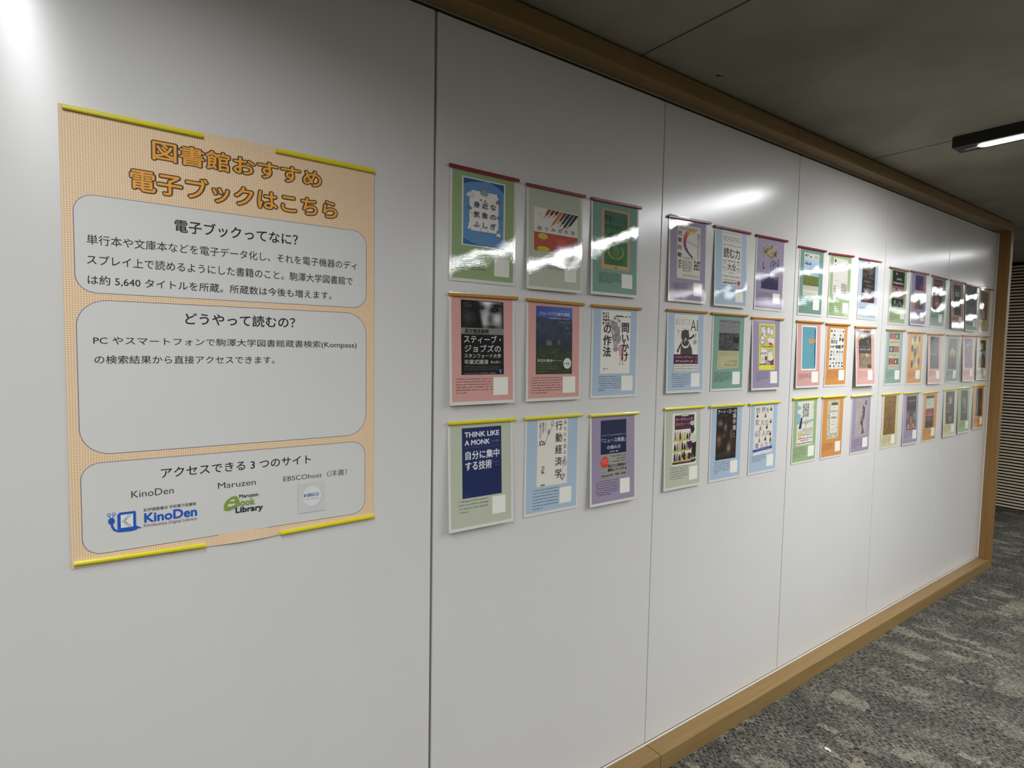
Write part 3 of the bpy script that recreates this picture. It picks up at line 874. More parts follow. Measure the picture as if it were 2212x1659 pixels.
def A8(a):
    a.rect(0, 0, 100, 100, '#cfcabf'); BK = '#302d30'
    a.chars('行動経済学', [(70, 10.5 + 18.3 * i) for i in range(5)], (23, 14), BK, .018)
    a.chars('あなたを変える', [(91, 6.5 + 9.1 * i) for i in range(7)], (11, 6.5), BK, .008)
    a.vtext('よりよい', 23, 4, 29, 17, BK); a.vtext('意思決定・', 14.5, 4, 21.5, 23, BK, .01); a.vtext('行動をうながす', 6, 4, 13, 28, BK, .005)
    for i in range(4): a.line([(25 + i * 2.7, 35 - i * 3.4), (27.4 + i * 2.7, 32 - i * 3.4)], 1.3, BK)
    a.ell(37, 19, 4.6, 4, '#8d898a', 12); a.line([(33, 24), (37, 17), (42, 15)], .8, BK); a.line([(42, 16), (47, 10)], .7, BK)
    a.ell(48, 7, 5.4, 3.8, '#77747a', 14); a.ell(48, 6.4, 4, 2.6, '#b9b6b4', 12); a.poly([(44, 8), (53, 8), (50, 11.4), (46, 11.4)], '#9a9698'); a.line([(48, 0), (48, 3)], .8, BK)
    for i, (x, y) in enumerate(((8, 33), (14, 32), (20, 33), (10, 36.5), (17, 36.5), (23, 36))): a.ell(x, y, 2, 1.5, BK, 8); a.line([(x, y + 1), (x - 1, y + 3.5)], .5, BK)
    a.line([(0, 38.5), (6, 37.5), (10, 35)], .7, BK)
    a.ell(88, 66, 5, 3.6, '#8d898a', 12); a.ell(94, 68, 4.4, 3.6, '#b0acac', 12); a.arc(90, 67.5, 7, 5, 0, 360, .7, BK); a.line([(86, 74), (84, 78)], .6, BK); a.line([(83, 80), (82, 84)], .6, BK)
    for sx in (-1, 1): a.ell(84 + sx * 4, 87.5, 4.4, 2.8, '#77747a', 12)
    a.poly([(75.5, 88), (92.5, 88), (84, 95)], '#77747a'); a.ell(84, 89, 4, 2.4, '#b9b6b4', 12)
    a.marks(14, 69, 24, 82, BK, 2, vert=True, seed=8); a.rect(12, 97, 26, 98.6, '#4a474a')

def A9(a):
    a.rect(0, 0, 100, 58, '#1a2140'); a.rect(0, 58, 100, 100, '#8f8b84'); S = '#b4b8c4'
    a.marks(5, 24.5, 95, 27.6, '#8d93a8', 1, cw=5.6, seed=3); a.text('「ニュース英語」', 4, 31, 96, 38.4, S, .016); a.text('の読み方', 24, 43.5, 77, 50, S, .016); a.marks(34, 53, 66, 56, S, 1, cw=8, bold=1.6)
    a.ell(15, 71.5, 15, 10, '#bf3c2c', 28); a.marks(4, 66, 26, 75, '#d0a89c', 4, cw=3)
    a.marks(40, 61.5, 98, 64, '#26242a', 1, cw=4.2, bold=1.5); a.marks(62, 66, 96, 68.4, '#26242a', 1, cw=4.2, bold=1.5); a.marks(40, 70.5, 98, 73, '#26242a', 1, cw=4.2, bold=1.5)
    a.text('面白さと理解度が', 27, 76, 100, 81.6, '#232026', .018); a.text('劇的にアップする', 27, 83.2, 100, 88.6, '#232026', .03)
    a.marks(3, 88, 20, 89.2, '#4a484a', 1); a.marks(3, 93, 46, 97.4, '#232026', 1, bold=1.3); a.marks(55, 92, 97, 96.4, '#232026', 1, bold=1.3); a.marks(3, 98, 25, 99.4, '#4a484a', 1)

def B1(a):
    a.rect(0, 0, 100, 100, '#c3bfb4')
    cols = ['#b9ae52', '#c4a63a', '#c48a34', '#b8542c', '#a83a2a', '#8d3040', '#5a2a5c', '#27265e', '#20204c']
    P = []
    n = 26
    pts = []
    for i in range(n + 1):
        t = i / n
        an = math.radians(-62 - 188 * t)
        pts.append((62 + 31 * math.cos(an), 32 + 22 * math.sin(an), 3 + 5.5 * math.sin(math.pi * min(1, t * 1.15)) ** .7))
    pts = [(p[0] + (max(0, i - 20) * 2.2), p[1] + max(0, i - 20) * .9, max(.5, p[2])) for i, p in enumerate(pts)]
    for i in range(n):
        p, q = pts[i], pts[i + 1]; c = cols[min(8, int(i / n * 9))]
        a.line([(p[0], p[1]), (q[0] + (q[0] - p[0]) * .15, q[1] + (q[1] - p[1]) * .15)], p[2] * 2.1 if i > 0 else 6, c, q[2] * 2.1)
    a.text('Alternative', 6, 2, 84, 9.5, '#77736a', -.01, .4)
    a.text('Behavior', 86, 12, 98, 62, '#77736a', -.01, .3, rot=True)
    a.chars('代替行動', [(10.5, y) for y in (17, 29.5, 43.5, 57)], (16, 9), '#3a373a', .022)
    a.line([(40, 29), (84, 34)], .7, '#77736a'); a.line([(40, 32), (84, 37)], .7, '#77736a')
    a.marks(22, 60, 72, 62.4, '#3a373a', 1, cw=3.6); a.rect(24, 66, 63, 82, '#9a958c')
    a.raster(26, 67, 61, 81, 10, 8, lambda u, v: mix('#8d887e', '#b5b0a6', .5 + nz(u, v, 7)))
    a.marks(72, 64, 99, 84, '#302d30', 3, vert=True, bold=1.4); a.marks(5, 66, 17, 84, '#55524e', 2, vert=True); a.marks(24, 84, 60, 87, '#5f5c58', 1, latin=True); a.marks(24, 92, 96, 97, '#8a6068', 2, cw=4)

def B2(a):
    a.rect(0, 0, 100, 100, '#c9c6bc'); BK = '#34323a'
    a.marks(6, 3, 94, 5, BK, 1, cw=3.6, bold=1.2); a.text('READING', 7, 9, 93, 18.5, '#5f5d62', -.012); a.marks(7, 20, 93, 22, '#8a888a', 2, latin=True, cw=2.4); a.marks(5, 25, 95, 27.6, BK, 1, cw=4.6, bold=1.2)
    a.text('読む力', 7, 31, 92, 50, BK, .02); a.marks(28, 53.5, 70, 57.5, BK, 1, bold=1.4); a.text('大全', 27, 59, 72, 73, BK, .012); a.marks(35, 76, 62, 79, '#5f5d62', 1, latin=True)
    for x in (4, 76): a.marks(x, 54, x + 20, 56.5, BK, 1, bold=1.5); a.marks(x + 3, 58, x + 17, 63, '#4a484e', 2); a.marks(x, 67, x + 20, 69.5, BK, 1, bold=1.5); a.marks(x + 3, 71, x + 17, 76, '#4a484e', 2)
    a.marks(4, 83, 96, 86, BK, 1); a.marks(5, 90, 75, 92.4, '#4a484e', 1, cw=4); a.marks(5, 94, 75, 98.4, BK, 1, bold=1.5); a.ell(87, 95, 8, 4.6, '#a8324a')

def B3(a):
    def f(u, v):
        s = math.sin(u * 9 + 3 * nz(u, v, 3)) * math.cos(v * 6 + 2 * nz(u, v, 4, 4))
        return mix('#2e2820', '#a89a7c', .5 + .6 * s)
    a.raster(6, 2, 86, 30, 20, 16, f)
    V = '#3a3350'
    a.vtext('史跡を', 89, 28, 100, 60, V, .02); a.vtext('創った', 74, 36, 85, 58, V, .02); a.vtext('芸術人と', 60, 34, 72, 64, V, .02); a.marks(48, 34, 56, 58, V, 1, vert=True); a.marks(4, 42, 16, 62, V, 1, vert=True, bold=1.3)
    a.rect(0, 70, 100, 100, '#251f44'); a.line([(50, 70), (46, 100)], .8, '#4a4470')

def B4(a):
    a.rect(0, 0, 100, 100, '#cdc9c0'); GR = '#3a373a'; BR = '#3b3838'
    a.marks(6, 4, 55, 5.4, '#8a888a', 1, latin=True); a.text('はじめての', 5, 7, 66, 18, '#8d8984', .03); a.text('はじめての', 6.5, 8, 65, 17, '#cdc9c0', -.006); a.text('AI', 67, 8, 98, 28, GR, -.004)
    a.marks(34, 23, 50, 25, '#6a686a', 1); a.text('？', 10, 27, 20, 37, '#6a6868'); a.text('！', 87, 32, 92, 41, '#6a6868')
    a.ell(45, 37, 17, 11, BR, 24); a.poly([(29, 32), (30, 27), (36, 30)], BR); a.poly([(52, 28), (58, 25), (60, 31)], BR)
    a.poly([(28, 48), (60, 46), (74, 60), (77, 75), (76, 90), (27, 90), (26, 70), (27, 56)], BR)
    a.line([(60, 42), (72, 40), (80, 36)], 9, BR, 7); a.ell(80, 36.4, 4, 3, BR, 12); a.line([(32, 50), (22, 56), (15, 64)], 8, BR, 7); a.ell(15, 64, 4.4, 3, BR, 12)
    a.ell(46, 51.5, 16, 7.6, '#cdc9c0', 24); a.ell(46, 48.8, 14, 7, BR, 24); a.ell(46, 45.5, 7, 5.6, '#8a8080', 16); a.poly([(44, 40), (48, 40), (50, 46), (42, 46)], '#8a8080'); a.ell(48, 48.4, 4, 2.6, '#262426', 12); a.ell(38, 42.5, 1.4, 1, '#181718', 8); a.ell(55, 41, 1.4, 1, '#181718', 8)
    a.ell(87, 47.5, 8, 5, '#a8a384', 18); a.ell(87, 47.5, 5, 3, '#8f8a6c', 12)
    a.rect(-1, 70, 100, 87, '#43122a'); S = '#b0848e'
    a.marks(4, 73, 84, 77, S, 1, cw=8, bold=1.2); a.marks(8, 80, 80, 84.5, '#c4aab0', 1, cw=9, bold=1.5); a.marks(88, 73, 98, 85, '#a0506a', 1, vert=True)
    a.rect(-1, 87, 100, 100, '#c2beb4'); a.marks(3, 89.5, 97, 92, GR, 1, cw=4.6, bold=1.2); a.marks(3, 94.5, 97, 97, GR, 1, cw=4.6, bold=1.2)

def B5(a):
    def f(u, v):
        s = mix('#5c5c5e', '#747474', math.sin(v * 5)) if v < .42 else mix('#2c2c2e', '#4a4a4a', .5 + nz(u, v, 8, 2))
        if v > .55 and u > .7 and v < .72: s = lin('#1a1a1c')
        return tuple(max(.004, c * (1 + .25 * nz(u, v, 10))) for c in s)
    a.raster(2, 0, 100, 62, 24, 30, f)
    a.marks(6, 3, 96, 11, '#8d8d8b', 1, cw=14, bold=.8, seed=9); a.marks(74, 48, 96, 58, '#7d7d7b', 2, bold=.8)
    a.poly([(0, 62), (100, 62), (100, 97), (-4, 100)], '#a5a27a'); BK = '#45442f'
    a.marks(5, 65, 95, 74, BK, 3, cw=4); a.marks(5, 75.5, 25, 77, BK, 1)
    a.text('―この世界', 36, 81, 94, 86.6, BK); a.marks(34, 88.5, 94, 94.5, BK, 1, cw=8, bold=.9); a.marks(4, 94, 18, 96, BK, 1)

def B6(a):
    Y = '#c8bc4c'
    a.rect(0, 0, 100, 100, Y); BG = '#a5a183'; WH = '#cfccc0'; K = '#4a4854'
    for r in ((8, 4, 92, 26), (50, 28, 96, 46), (4, 30, 44, 46), (10, 54, 90, 88)): a.rect(*r, BG)
    a.marks(10, 5, 90, 8, '#8a875f', 1)
    for x, y, rx, ry in ((26, 15, 12, 8), (32, 18, 9, 6), (58, 15, 9, 8), (78, 18, 11, 7), (32, 26, 8, 6)): a.ell(x, y, rx + 1.2, ry + .8, K, 14); a.ell(x, y, rx, ry, WH, 14)
    a.poly([(4, 38), (10, 28), (20, 24), (32, 30), (38, 38), (30, 44), (16, 46)], K); a.poly([(6, 38), (12, 29), (20, 26), (31, 31), (36, 38), (29, 43), (16, 44.6)], WH); a.marks(8, 34, 34, 39, '#2c2a3a', 1, cw=8, bold=1.3)
    a.poly([(52, 32), (70, 30), (94, 33), (92, 46), (60, 44)], WH); a.poly([(60, 40), (78, 42), (90, 46), (64, 46)], '#8d2438'); a.line([(66, 32), (74, 38), (86, 42)], .9, K)
    a.marks(12, 47.5, 92, 51.6, '#3a3820', 1, cw=6, bold=1.6)
    a.poly([(14, 54), (46, 56), (54, 64), (46, 76), (30, 88), (10, 86)], WH); a.poly([(56, 62), (80, 60), (88, 76), (70, 84), (54, 78)], WH); a.arc(68, 70, 12, 9, 120, 330, .9, K)
    a.marks(8, 62, 54, 68, '#2f2c54', 1, cw=9, bold=1.4); a.ell(43, 75, 8, 5.4, '#9a2440', 14); a.ell(24, 78, 9, 6, '#a5bab4', 12); a.poly([(70, 82), (92, 76), (92, 90), (70, 90)], '#7a3050')
    a.marks(4, 86, 60, 92, '#2f2c54', 1, cw=9, bold=1.5); a.marks(52, 79, 94, 85, '#2f2c54', 1, cw=8, bold=1.5)
    a.poly([(0, 92), (12, 89), (100, 92), (100, 100), (0, 100)], '#d0c43c'); a.marks(74, 94, 96, 96.4, '#3a3820', 1, latin=True)

def B7(a):
    a.rect(0, 0, 100, 100, '#cfcbc0'); M = '#431c34'; Yl = '#b5a94a'; BK = '#1b191c'
    a.rect(9, 4, 90, 31, M); a.rect(36, 1.5, 66, 6.5, '#8a8c78'); a.rect(38, 2.4, 64, 5.4, '#c9c6ae'); a.marks(41, 3, 60, 4.6, '#4a484a', 1, latin=True)
    a.text('マーケティング', 13, 9, 84, 15, '#b8a4b0', .014); a.text('見るだけノート', 13, 18, 70, 24, '#b08a6c', .01); a.ell(82, 20.5, 10, 4.4, '#b8b4ac', 16); a.marks(75, 18.6, 89, 22.4, M, 2)
    a.line([(13, 27), (80, 26)], .6, '#7a5a68'); a.marks(13, 28, 80, 29.4, '#7a5a68', 1)
    for y, x0, x1 in ((50, 4, 82), (70, 3, 84), (90, 2, 86)):
        a.poly([(x0, y), (x1, y - 1), (x1, y + 1.6), (x0, y + 2.6)], Yl); a.line([(x0, y + 2.8), (x1, y + 1.8)], .6, BK)
        r = random.Random(int(y))
        for i in range(7):
            x = x0 + 8 + i * 10
            c = r.choice([BK, M, Yl, '#77736c', BK])
            h = 8 + r.random() * 6
            a.poly([(x - 4, y), (x - 3, y - h), (x + 2, y - h - 1), (x + 4, y)], c); a.ell(x, y - h - 2, 2.2, 1.8, '#8d8472', 10)
    a.poly([(60, 56), (80, 54), (86, 62), (76, 69), (64, 66)], M); a.poly([(36, 82), (48, 74), (56, 82), (46, 89)], M); a.poly([(60, 88), (68, 76), (80, 80), (74, 90)], M)
    a.rect(2, 93, 92, 96, M)
    a.ell(83, 32.5, 7.5, 5, BK, 18); a.poly([(76, 34), (88, 33), (85, 40), (78, 40)], BK)
    a.poly([(74, 41), (90, 39), (99, 46), (98, 58), (84, 60), (70, 50)], '#c9c6bc')
    for i in range(4): a.line([(74 + i, 44 + i * 3.6), (98, 43 + i * 3.8)], 1.1, '#6a6762')
    a.poly([(82, 59), (98, 57), (97, 86), (90, 89), (86, 76), (84, 89), (80, 88)], BK); a.ell(82, 93, 5, 2.4, BK, 10); a.ell(93, 92, 5, 2.4, BK, 10)

def B8(a):
    def f(u, v):
        g = mix('#120f10', '#231d18', .5 + nz(u, v, 5, 3))
        for cx, cy, rx, ry, c, k in ((.18, .28, .10, .05, '#a08a72', .8), (.45, .38, .06, .07, '#9a7f60', .8), (.15, .60, .08, .07, '#9a7a58', .9), (.13, .70, .10, .05, '#7a4a38', .7), (.38, .54, .09, .03, '#8a5a44', .6), (.64, .78, .08, .08, '#a5956a', .9), (.75, .52, .06, .10, '#8a6a50', .7), (.85, .7, .07, .12, '#5a241c', .8), (.4, .9, .4, .05, '#4a3a26', .6), (.35, .14, .2, .015, '#4c4a44', .8)):
            g = mix(g, c, k * .62 * blob(u, v, cx, cy, rx, ry) * (1 + .9 * nz(u, v, 14, 2)))
        return g
    a.raster(0, 0, 100, 100, 30, 50, f)
    a.text('アート・ローの', 5, 2.5, 96, 10.5, '#b8b3b0', .02); a.chars('事件簿', [(88, y) for y in (16.5, 28, 40)], (17, 10.5), '#b0a5a4', .02); a.vtext('「', 72, 10, 82, 22, '#8a8078'); a.marks(84, 50, 92, 62, '#8a6a60', 1, vert=True)

def B9(a):
    a.rect(0, 0, 100, 96, '#cbc6bd'); K = '#55504e'
    a.chars('世界を', [(18, 9), (47, 9), (70, 10)], (23, 12), K, .008); a.chars('変えた', [(16, 34), (44, 35), (68, 36)], (22, 12), K, .006)
    a.text('60', 7, 51, 33, 64, K, -.01); a.chars('人の', [(52, 58), (76, 58)], (22, 12), K, .006); a.chars('偉人たち', [(18, 83), (45, 83), (70, 82), (92, 81)], (20, 12), K, .006)
    for x, y, c in ((88, 8, '#2c2428'), (88, 34, '#3a3a3c'), (16, 20, '#4a3830'), (58, 21, '#5a4232'), (34, 47, '#8a7a34'), (68, 45, '#26242a'), (88, 60, '#3c3c3e'), (62, 70, '#3a2e2a'), (30, 72, '#7a7478'), (90, 72, '#4a484a')):
        a.ell(x, y - 3, 3.4, 2.2, '#8f7766', 10); a.poly([(x - 5, y + 4), (x - 4, y - 1), (x + 4, y - 1), (x + 5, y + 4)], c)
    a.poly([(-1, 90), (100, 86), (100, 92), (-1, 96)], '#2e4886'); a.marks(6, 89.5, 84, 92, '#8a9ac0', 1, cw=3, seed=5); a.poly([(-1, 96), (100, 92), (100, 99), (-1, 103)], '#c6c6c2'); a.marks(72, 94, 94, 95.6, '#4a4a52', 1); a.marks(40, 98.5, 60, 99.6, '#4a4a52', 1)

def C1(a):
    a.rect(0, 0, 100, 100, '#bdbcb0')
    a.raster(0, 13, 100, 50, 6, 10, lambda u, v: mix('#a4b6c6', '#7d9ab8', u * v * 1.3 + .1)); a.marks(2, 3, 60, 11, '#2c3a3c', 1, cw=22, bold=1.2); a.marks(62, 4, 98, 12, '#2c3432', 2, cw=6, bold=1.3)
    a.marks(3, 20, 56, 29, '#2a3238', 1, cw=20, bold=1.4, seed=8); a.marks(3, 36, 50, 41, '#6a7884', 1)
    a.raster(0, 52, 100, 76, 16, 12, lambda u, v: mix('#4b5526', '#6f7a3a', .5 + nz(u, v, 9) - .3 * v)); a.rect(0, 76, 100, 88, '#bdb9aa'); a.marks(4, 77, 96, 86, '#3a3a34', 3, cw=5, bold=1.2); a.rect(0, 92, 100, 100, '#b5b3a4'); a.marks(14, 94, 86, 98, '#55554c', 2)
def C2(a):
    a.rect(0, 0, 100, 90, '#c0bdb2'); K = '#38363a'
    a.line([(16, 12), (84, 9)], .5, '#6a6866'); a.line([(6, 54), (98, 57)], .7, '#4a4846'); a.line([(90, 10), (90, 88)], .5, '#8a8884')
    a.marks(6, 3, 20, 32, K, 1, vert=True, bold=1.3); a.marks(88, 8, 97, 22, '#4a484a', 1, vert=True); a.marks(56, 60, 97, 86, K, 4, vert=True, bold=1.3, cw=7); a.marks(6, 66, 22, 84, '#5f5d5a', 2, vert=True); a.rect(0, 94, 100, 98, '#70806a'); a.marks(2, 94.5, 96, 97.6, K, 1, cw=6)
def C3(a):
    a.rect(0, 0, 100, 78, '#26211f'); a.raster(0, 0, 100, 40, 14, 18, lambda u, v: mix('#1c1a1a', '#6a5f4e', .2 + .7 * nz(u, v, 6, 2) + .5 * blob(u, v, .6, .5, .3, .2)))
    for y, x in ((45, 12), (55, 30), (64, 14)): a.marks(x, y, x + 56, y + 6, '#7d7568', 1, latin=True, cw=9, bold=1.2, seed=y)
    a.rect(0, 80, 100, 100, '#451a20'); a.marks(26, 90, 66, 92.5, '#8a5a5c', 1, latin=True)
def C4(a):
    a.rect(0, 0, 100, 100, CREAM); a.rect(5, 3, 94, 97, '#568d9a'); a.rect(85, 7, 92, 93, '#335a74'); a.marks(84, 10, 92, 90, '#24406a', 1, vert=True, bold=1.2)
    a.marks(16, 12, 60, 22, '#4a8c9c', 3); a.poly([(46, 32), (58, 29), (88, 30), (90, 36), (68, 40), (48, 37)], '#b8844c'); a.marks(52, 32, 86, 35, '#8a5a34', 1)
    a.arc(67, 54, 13, 10, 200, 470, 1.4, '#2f6474'); a.line([(72, 64), (66, 68), (64, 92)], 1.3, '#2f6474')
def C5(a):
    a.rect(0, 0, 100, 100, '#cbc8bc'); r = random.Random(3)
    for cy, kind in ((7, 0), (17, 0), (76, 0), (86, 0), (94, 0), (58, 0), (66, 0)):
        for i in range(5):
            x = 8 + i * 20 + r.random() * 6; c = r.choice(['#33536e', '#3a3a44', '#4f6c86', '#6a6a6a', '#2c4660'])
            if r.random() < .45: a.ell(x, cy, 4 + r.random() * 3, 3, c, 12)
            elif r.random() < .5: a.marks(x - 7, cy - 4, x + 8, cy + 4, c, 3, cw=3)
            else: a.line([(x, cy - 4), (x + 2, cy + 5)], 3, c)
    a.text('英文法', 6, 28, 52, 38, '#3f3f48', .02); a.marks(62, 22, 98, 40, '#3a4a58', 2, vert=True, bold=1.3); a.marks(4, 42, 42, 50, '#33333c', 1, cw=13, bold=1.2); a.text('図鑑', 42, 41, 78, 50, '#33333c', .02); a.marks(6, 23, 48, 26, '#3f3f48', 1); a.ell(90, 44, 6, 4, '#33536e')
def C6(a):
    a.raster(0, 0, 100, 38, 20, 18, lambda u, v: mix('#24221e', '#3c382e', .5 + nz(u, v, 7))); T = '#a8906a'
    a.poly([(4, 14), (28, 10), (50, 12), (54, 4), (58, 4), (58, 12), (66, 18), (52, 17), (34, 21), (16, 18), (8, 26), (3, 26)], T); a.poly([(66, 26), (74, 22), (78, 32), (72, 36)], '#6f6850')
    a.rect(0, 38, 100, 60, '#0e0d0d'); a.marks(5, 40, 96, 43.6, '#7a7870', 1, latin=True, cw=7, bold=1.3); a.text('ROCK ART', 8, 46.5, 96, 52.5, '#8a867c', .03); a.marks(6, 55, 94, 57.4, '#55534c', 1, latin=True)
    a.raster(0, 60, 100, 100, 18, 20, lambda u, v: mix('#7d6448', '#5f4a34', .4 + nz(u, v, 5) + .5 * (u < .12))); a.line([(20, 92), (26, 80), (36, 74), (44, 64)], 5, '#3f3426', 2); a.line([(36, 74), (54, 70), (70, 66)], 3, '#3f3426'); a.poly([(46, 62), (60, 60), (84, 66), (60, 70)], T); a.rect(68, 90, 98, 99, '#1c1a18')
def C7(a):
    a.rect(0, 0, 100, 100, '#c6c5b6'); K = '#2f2f38'
    for y in (8, 26, 33): a.poly([(0, y), (22, y + 4), (20, y + 9), (0, y + 12)], '#7ba0bc')
    a.poly([(0, 34), (14, 34), (30, 46), (100, 42), (100, 47), (40, 49), (0, 50)], '#7f9fb4'); a.marks(30, 6, 70, 34, K, 3, vert=True, bold=1.5, cw=7.5); a.marks(90, 5, 97, 20, '#8a5a5a', 1, vert=True)
    a.poly([(24, 36), (32, 36), (26, 62), (10, 62)], '#2a2a58'); a.poly([(54, 34), (58, 46), (66, 52), (58, 54), (54, 62), (50, 54), (42, 50), (50, 46)], '#b5ab6c'); a.marks(0, 49, 90, 51.4, K, 1, cw=8)
    a.marks(34, 62, 98, 80, K, 4, cw=9, bold=1.3); a.ell(20, 74, 14, 8, '#b8ad78', 12); a.marks(6, 83, 96, 85.6, '#962a50', 1, bold=2.4, cw=12); a.marks(24, 88, 76, 90.4, '#962a50', 1, bold=2.4, cw=12); a.marks(2, 94, 96, 97, '#6a3a58', 1, bold=2)
def C8(a):
    a.rect(0, 0, 100, 100, '#b0aa90'); r = random.Random(9)
    for i in range(60):
        x, y = r.random() * 92, r.random() * 96
        a.poly([(x, y), (x + 8, y + r.uniform(-2, 2)), (x + 9, y + 2), (x + 1, y + 3)], r.choice(['#8a8468', '#c9c4ae', '#55523f', '#9c967c', '#c9c4ae']))
    a.rect(20, 14, 80, 84, '#c9c6b6'); a.rect(32, 6, 82, 12, '#4f4f40'); K = '#4a4a42'
    a.marks(34, 18, 74, 21, K, 1); a.text('ENGLISH', 26, 25, 76, 31, K, .02); a.marks(34, 35, 66, 38, K, 1, latin=True); a.text('WORDS', 28, 42, 74, 48, K, .03); a.marks(36, 53, 64, 57, '#77756a', 1); a.marks(28, 61, 70, 65, '#77756a', 1); a.line([(24, 74), (76, 72)], .6, K); a.marks(26, 76, 70, 80, '#8a887a', 2)
def C9(a):
    a.raster(0, 0, 100, 100, 8, 10, lambda u, v: mix('#8d8585', '#a39a96', .5 + .4 * nz(u, v, 2))); B = '#41363a'
    a.poly([(58, 20), (64, 17), (70, 24), (66, 30), (72, 40), (70, 52), (64, 62), (70, 90), (60, 94), (56, 70), (48, 70), (44, 60), (50, 48), (58, 38), (60, 30)], B); a.poly([(70, 24), (80, 22), (78, 44), (72, 58), (68, 50)], B); a.ell(86, 12, 6, 8, B, 14, rot=.3); a.poly([(48, 60), (60, 58), (68, 40), (60, 36)], '#7a6a62'); a.poly([(50, 94), (84, 92), (72, 80), (62, 80)], '#5f5350'); a.line([(50, 70), (40, 92)], 1.4, '#c4bcb4'); a.marks(8, 8, 34, 26, '#6a6264', 3, latin=True, cw=5)
def D1(a):
    a.rect(0, 0, 100, 42, '#16181a'); a.ell(32, 8, 7, 3.4, '#8d8456', 12); S = '#a8a8a0'; a.marks(34, 19, 74, 26, S, 1, latin=True, cw=9, bold=1.6); a.text('Imagination', 8, 30, 92, 37.5, S, .03)
    a.rect(0, 42, 100, 48, '#7a4a3a'); a.raster(0, 48, 100, 76, 14, 12, lambda u, v: mix('#3a2426', '#a5887c', .5 + 1.0 * nz(u, v, 4))); a.rect(0, 76, 100, 100, '#15161c'); a.poly([(20, 84), (34, 82), (32, 92), (22, 92)], '#77757c'); a.poly([(60, 82), (76, 88), (88, 94), (70, 92)], '#8a7a7c')
def D2(a):
    a.rect(0, 0, 100, 44, '#2c2f5c'); a.poly([(80, 0), (100, 0), (100, 44), (70, 30)], '#4a3a62'); a.poly([(50, 36), (76, 22), (100, 28), (100, 44), (60, 44)], '#8a2432'); a.rect(0, 45, 100, 62, '#a29f98'); a.marks(8, 48, 86, 52, '#4a4a50', 1); a.rect(0, 62, 42, 100, '#8f4434'); a.rect(42, 62, 100, 80, '#5f7078'); a.rect(42, 80, 100, 100, '#2f5a50'); a.marks(50, 66, 92, 76, '#b09a94', 2, latin=True)
def D3(a):
    a.rect(0, 0, 100, 100, '#181417'); a.rect(0, 4, 100, 16, '#8a2f34'); a.raster(0, 18, 100, 42, 10, 10, lambda u, v: mix('#1a1614', '#4a4034', .4 + nz(u, v, 5))); a.raster(0, 50, 100, 98, 14, 16, lambda u, v: mix('#241416', '#8a5048', .2 + .9 * blob(u, v, .4, .35, .3, .3) * (1 + nz(u, v, 7))))
def D4(a):
    a.rect(0, 0, 100, 100, '#a89d78')
    for y, k in ((0, 0), (36, 1), (70, 0)):
        a.rect(0, y, 100, y + 17, '#1c1514'); a.rect(8 + k * 42, y, 58 + k * 42, y + 17, '#8a2c2c'); a.ell(70 - k * 52, y + 9, 6, 5, '#b5ab90', 10)
    for y in (22, 57): a.marks(8, y, 96, y + 7, '#55503a', 1, latin=True, cw=7, seed=y)
    a.marks(12, 92, 90, 95, '#55503a', 1, latin=True, seed=92)
def D5(a):
    a.rect(0, 0, 100, 100, '#b58a34')
    for x, y, rx, ry, c in ((40, 10, 17, 9, '#2a2620'), (40, 10, 8, 6, '#8a8468'), (88, 12, 10, 9, '#3a2014'), (14, 20, 14, 11, '#b9b5a4'), (66, 18, 14, 12, '#b9b5a4'), (14, 40, 13, 11, '#26120c'), (40, 32, 15, 12, '#b0a23a'), (84, 34, 13, 13, '#b0962c'), (46, 52, 14, 14, '#3a3848'), (70, 44, 11, 12, '#7c7a84'), (14, 66, 14, 11, '#b0a23a'), (74, 66, 14, 13, '#b0a23a'), (40, 76, 15, 11, '#88848a'), (16, 86, 11, 12, '#2c241a'), (92, 78, 9, 12, '#40180e'), (66, 88, 12, 10, '#b9b5a4'), (40, 94, 11, 6, '#b0a23a')):
        a.ell(x, y, rx, ry, c, 14)
def D6(a):
    a.raster(0, 0, 100, 100, 14, 24, lambda u, v: '#0e1416' and (lin('#0c1012') if v < .05 else mix('#41565c', '#1c2c34', sm(.0, .5, abs(u - .5) * 1.6 + v * .6 + .25 * nz(u, v, 5))) if v < .57 else mix('#0b0f12', '#1f2a2c', .3 + nz(u, v, 6)))); a.rect(0, 54, 100, 57, '#4a6a66')
def D7(a):
    a.raster(0, 0, 100, 100, 18, 26, lambda u, v: mix('#7d5a20', '#5a4018', .35 + .8 * nz(u, v, 8, 3) + .5 * blob(u, v, .5, .65, .3, .25))); a.marks(10, 5, 80, 14, '#a5854a', 2, cw=9); a.marks(20, 22, 70, 24, '#94763c', 1)
def D8(a):
    a.rect(0, 0, 100, 100, '#141218'); a.marks(12, 12, 92, 15.4, '#9a98a0', 1, cw=5, bold=1.6); a.marks(24, 18, 84, 20.6, '#8a8890', 1, cw=5, bold=1.4); a.marks(8, 25, 90, 27.6, '#6a6870', 1)
    def f(u, v):
        g = mix('#19161c', '#3a2c3a', .4 + nz(u, v, 6, 3))
        for cx, cy, rx, ry, c in ((.5, .55, .12, .35, '#9a7a3a'), (.15, .3, .14, .2, '#8a6a74'), (.85, .35, .14, .2, '#7a8480'), (.2, .75, .14, .2, '#6a4a7a'), (.75, .8, .16, .2, '#7a5a44'), (.5, .95, .3, .06, '#a8644c')): g = mix(g, c, .85 * blob(u, v, cx, cy, rx, ry) * (1 + .7 * nz(u, v, 9)))
        return g
    a.raster(0, 40, 100, 98, 16, 26, f); a.poly([(42, 52), (46, 40), (50, 32), (54, 40), (58, 52), (64, 60), (36, 60)], '#3a2020'); a.poly([(4, 96), (20, 82), (40, 84), (24, 98)], '#a8705c'); a.poly([(96, 96), (80, 82), (60, 84), (76, 98)], '#a8705c')
